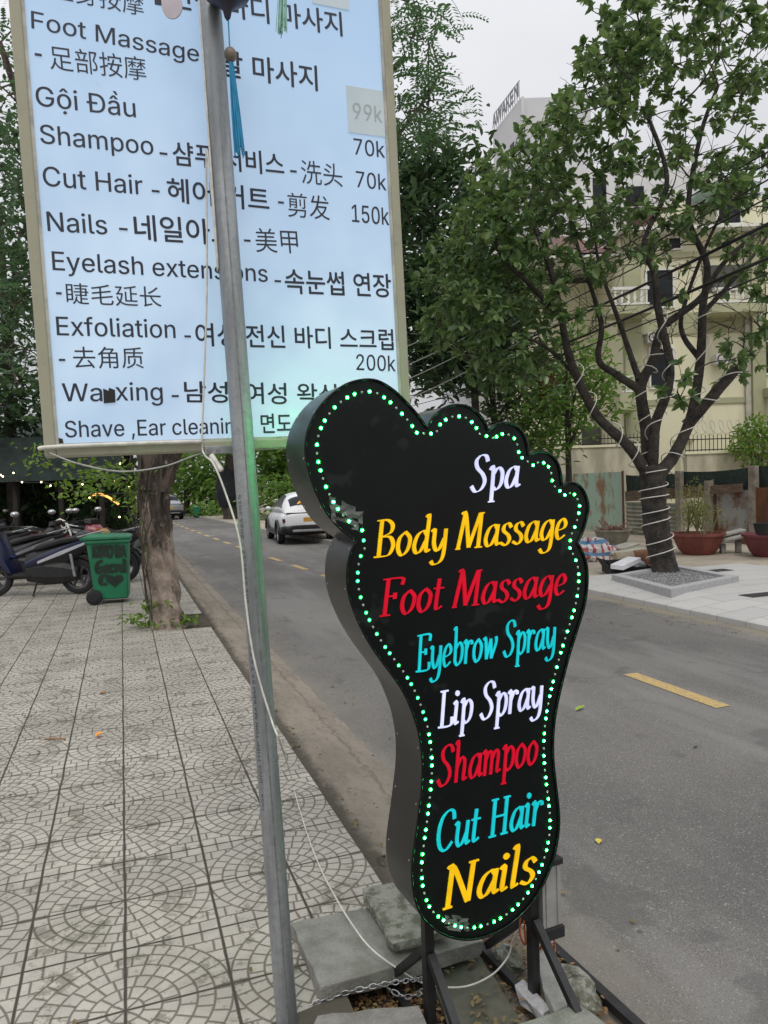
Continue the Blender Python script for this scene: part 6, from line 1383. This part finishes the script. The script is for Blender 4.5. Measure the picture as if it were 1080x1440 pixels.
for q, (u, zz, mt_, nm, lb) in enumerate(((15, 1.25, LM2, 'potted_palm', 'dark leafy plant in the cafe behind the blue scooter'), (60, 1.2, LM2, 'potted_palm', 'dark leafy plant in the middle of the cafe'), (165, 1.3, LM2, 'potted_palm', 'dark leafy plant at the right end of the cafe'))):
    c = P(u, 735, cz+1.6); shrub(nm, lb, (c.x, c.y, zz), (.9, .6, 1.1), 420, mt_, .22, 'plant', 'plants inside the cafe')
WARM = EM('warm_bulb', (1, .78, .42), 6)
sl_ = thing('string_lights', 'string of small warm bulbs hanging along the cafe eaves', 'string lights', tuple(cfm(x0, 0, ze)))
mb = MB(); sp_ = spline([P(-40, 668, cz-.4), P(5, 669, cz-.4), P(30, 678, cz-.4), P(60, 679, cz-.4), P(98, 682, cz-.4), P(118, 680, cz-.4), P(140, 665, cz-.4), P(165, 655, cz-.4), P(180, 645, cz-.4)], 5); mb.tube(sp_, .006, 5); mb.build('wire', MT['cable_black'], sl_)
for u, v in ((1, 668), (4, 670), (19, 665), (31, 678), (58, 678), (71, 683), (99, 682), (116, 681), (161, 677), (162, 658), (169, 652), (175, 647), (35, 745), (-2, 685), (126, 700), (182, 685), (168, 727)): MB().sphere(tuple(P(u, v, cz-.4)), .016, 8, 6).build('bulb', WARM, sl_)
tag(MB().tube(spline([P(130, 696, cz-.2), P(140, 695, cz-.2), P(152, 699, cz-.2), P(161, 705, cz-.2), P(167, 709, cz-.2)], 5), .022, 8).build('glow_strip', EM('amber_strip', (1, .42, .10), 1.6), None, smooth=180), 'curved amber light strip glowing in the cafe above the green bin', 'light strip')

# ================================================================== CARS
def smooth4(tab, k):
    out = []
    for c_ in ((1, 2, 3),):
        A_ = spline([Vector(q[1:]) for q in tab], k); Y_ = spline([Vector((q[0], 0, 0)) for q in tab], k)
        out = [(y.x, p.x, p.y, p.z) for y, p in zip(Y_, A_)]
    return out
def car(label, loc, rz, paint, s=1.0, detail=True, group=None):
    """rear at -y; x right"""
    t = thing('parked_car', label, 'car', tuple(loc), group, rz); t.scale = (s, s, s)
    def interp(tab, y):
        ys_ = [q[0] for q in tab]; out = []
        for c_ in range(1, len(tab[0])): out.append(float(np.interp(y, ys_, [q[c_] for q in tab])))
        return out
    def smooth_tab(tab, k=6): return [tuple(v) for v in spline([Vector(q) for q in tab], k)]
    def sg(v, e): return math.copysign(abs(v)**e, v)
    tabB = [(-2.12, .66, .46, .90), (-2.04, .80, .36, 1.00), (-1.75, .87, .28, 1.05), (-.9, .885, .25, 1.04), (.4, .88, .25, 1.02), (1.3, .86, .26, .97), (1.85, .80, .30, .86), (2.08, .66, .38, .72)]
    secs = []
    for y, hw, z0, z1 in smooth4(tabB, 5):
        zc_, zh = (z0+z1)/2, (z1-z0)/2; secs.append([(hw*sg(math.cos(a), .42), y, zc_+zh*sg(math.sin(a), .55)) for a in np.linspace(0, 2*math.pi, 29)[:-1]])
    MB().loft(secs).build('body', paint, t, world=False, smooth=180)
    tabC = smooth4([(-2.02, .74, .95, 1.02), (-1.85, .77, .95, 1.22), (-1.55, .79, .95, 1.46), (-1.1, .80, .95, 1.57), (-.3, .80, .95, 1.60), (.35, .79, .95, 1.52), (.8, .78, .94, 1.28), (1.2, .76, .92, 1.0)], 5)
    def cabp(y, a, o_=0.0):
        hw, zb, zt = interp(tabC, y); return ((hw+o_)*sg(math.cos(a), .62)*(1-.16*abs(math.sin(a))), y, zb+(zt+o_-zb)*sg(math.sin(a), .72))
    MB().loft([[cabp(q[0], a) for a in np.linspace(0, math.pi, 21)] for q in tabC]).build('cabin', paint, t, world=False, smooth=180)
    def glass(name, y0, y1, a0, a1, mt, o_=.012, ny=12, na=8):
        mb = MB(); mb.add([cabp(y0+(y1-y0)*i/ny, a0(i/ny)+(a1(i/ny)-a0(i/ny))*j/na, o_) for i in range(ny+1) for j in range(na+1)], [(i*(na+1)+j, i*(na+1)+j+1, (i+1)*(na+1)+j+1, (i+1)*(na+1)+j) for i in range(ny) for j in range(na)]); return mb.build(name, mt, t, world=False, smooth=180)
    glass('rear_window', -1.86, -1.52, lambda f: .80, lambda f: math.pi-.80, WG); glass('windscreen', .42, 1.0, lambda f: .75, lambda f: math.pi-.75, WG)
    for sx in (-1, 1):
        A_ = (lambda x: x) if sx > 0 else (lambda x: math.pi-x)
        glass('side_window', -1.45, .72, lambda f: A_(.20), lambda f: A_(.20+.72*min(1, 5*f)*min(1, 2.6*(1-f))), WG)
        for yy in (-1.28, 1.32):
            tm, rm = MB(), MB(); wheel_x(tm, rm, (sx*.80, yy, .34), .34, .22, 20, 5); w_ = tm.build('wheel', MT['rubber'], t, world=False, smooth=40); rm.build('rim', MT['metal'], w_, world=False, smooth=30)
            mb = MB(); mb.tube([(sx*.905, yy+.40*math.cos(a), .34+.40*math.sin(a)) for a in np.linspace(0, math.pi, 12)], .035, 6); mb.build('wheel_arch', DK, t, world=False, smooth=60)
        MB().box(sx*.90-.02, sx*.90+.02, -1.0, 1.0, .27, .42).build('sill', DK, t, world=False, bevel=.01)
        MB().hexa([(sx*.70-.13, -2.125, .70), (sx*.70+.13, -2.03, .72), (sx*.70+.13, -1.95, .72), (sx*.70-.13, -2.0, .70), (sx*.70-.13, -2.105, .80), (sx*.70+.13, -2.01, .83), (sx*.70+.13, -1.95, .83), (sx*.70-.13, -2.0, .80)]).build('tail_light', REDL if not detail else M('tail_dark', (.07, .02, .02), .2, .1, 9), t, world=False)
        mb = MB(); mb.sphere((sx*.93, .62, 1.08), .09, 10, 6, .7); mb.build('mirror', paint, t, world=False, smooth=180)
    MB().loft([[(hw*sg(math.cos(a), .42), y, (z0+z1)/2+(z1-z0)/2*sg(math.sin(a), .5)) for a in np.linspace(0, 2*math.pi, 25)[:-1]] for y, hw, z0, z1 in ((-2.17, .68, .38, .58), (-2.08, .84, .33, .62), (-1.9, .895, .29, .62), (-1.75, .90, .28, .60))]).build('bumper', DK, t, world=False, smooth=60)
    MB().box(-.55, .55, -2.20, -2.165, .40, .47).build('skid_plate', MT['metal'], t, world=False, bevel=.01)
    MB().box(-.2, .2, -2.125, -2.10, .70, .83).build('number_plate', M('amber_plate', (.55, .30, .05), .5, .1, 9), t, world=False, bevel=.004)
    MB().box(-.72, .72, -2.10, -2.04, .955, .985).build('light_bar', DK, t, world=False, bevel=.005)
    if detail:
        gf = Frame((-.55, -1.90, 1.20), (1, 0, 0), None, (0, .285, .34))
        text_on(gf, 'A IDI', (.2, .03), (.95, .03), .10, y=-.03, off=.03).build('window_lettering', EM('amber_sign', (.8, .33, .03), .6), t, world=False)
    return t
CW = M('car_white', (.76, .78, .80), .25, .06, 2, spec=.6); CS = M('car_silver', (.33, .34, .36), .3, .1, 2, metal=.4)
cg = G(436, 763, RZ); cth = R(-4)
car('white compact SUV with amber plate driving away beyond the foot sign', cg + Vector((.0, 1.3, 0)), cth, CW, .92)
car('silver car far down the road beside the bin trunk', G(233, 731, RZ) + Vector((0, 1.3, 0)), R(8), CS, .9, detail=False)

# ================================================================== WIND CHIME ORNAMENTS at the top of the board
CHM = M('chime_dark', (.03, .028, .05), .5, .3, 9); BLU = M('tassel_blue', (.02, .25, .46), .8, .3, 30, stretch=(6, 6, .3)); MINT = M('tassel_mint', (.28, .50, .42), .8, .3, 30, stretch=(6, 6, .3)); BEAD = M('bead', (.15, .12, .09), .5, .5, 12); PINK_DISC = M('shell', (.46, .42, .46), .3, .1, 9)
zc = 1.92
def tassel(mb, top, bot, r_, n_=26):
    for _ in range(n_):
        a = random.uniform(0, 6.28); q = random.random()*r_; o_ = Vector((q*math.cos(a), q*math.sin(a), 0)); mb.tube(spline([top + o_*.4, top.lerp(bot, .5) + o_*.8 + Vector((random.gauss(0, .001), 0, 0)), bot + o_ + Vector((0, 0, random.uniform(0, .03)))], 3), .0013, 4)
t = thing('hanging_charm', 'dark bell charm with a bead and long blue tassel hanging before the menu board', 'ornament', tuple(P(320, 0, zc)))
cp_ = P(319, 0, zc)
MB().lathe([(.003, -.058), (.008, -.05), (.012, -.032), (.03, -.014), (.058, 0.004), (.062, .012), (.04, .03), (.012, .05)], tuple(cp_ + Vector((0, 0, .006))), 18).build('bell', CHM, t, smooth=60)
mb = MB(); mb.tube([P(321, 28, zc), P(323, 68, zc)], .0018, 6); mb.tube([cp_ + Vector((0, 0, .07)), cp_ + Vector((0, 0, .5))], .0015, 6); mb.build('cord', BLU, t)
MB().sphere(tuple(P(324, 77, zc)), .0165, 14, 10, 1.15).build('bead', BEAD, t, smooth=180)
mb = MB(); tassel(mb, P(325, 88, zc), P(337, 222, zc), .015, 70); mb.build('tassel', BLU, t)
t = thing('hanging_charm', 'pale mint green tassel hanging at the top edge right of the pole', 'ornament', tuple(P(397, -20, zc)))
mb = MB(); tassel(mb, P(398, -40, zc), P(396, 50, zc), .016, 46); mb.build('tassel', MINT, t)
mb = MB(); mb.tube([P(398, -40, zc), P(398, -40, zc) + Vector((0, 0, .4))], .0015, 6); mb.build('cord', CHM, t)
t = thing('hanging_charm', 'round pale pinkish disc hanging at the top left of the menu text', 'ornament', tuple(P(242, 8, zc)))
q = P(242, 8, zc); fq = Frame(q, (cr.x, cr.y, 0)); MB(fq).prism([(.027*math.cos(a), .034*math.sin(a)) for a in np.linspace(0, 6.283, 22)[:-1]], -.002, .002).build('disc', PINK_DISC, t)  # plain pale pinkish disc before the board
MB(fq).tube([(0, 0, .034), (0, 0, .5)], .0012, 5).build('cord', CHM, t)
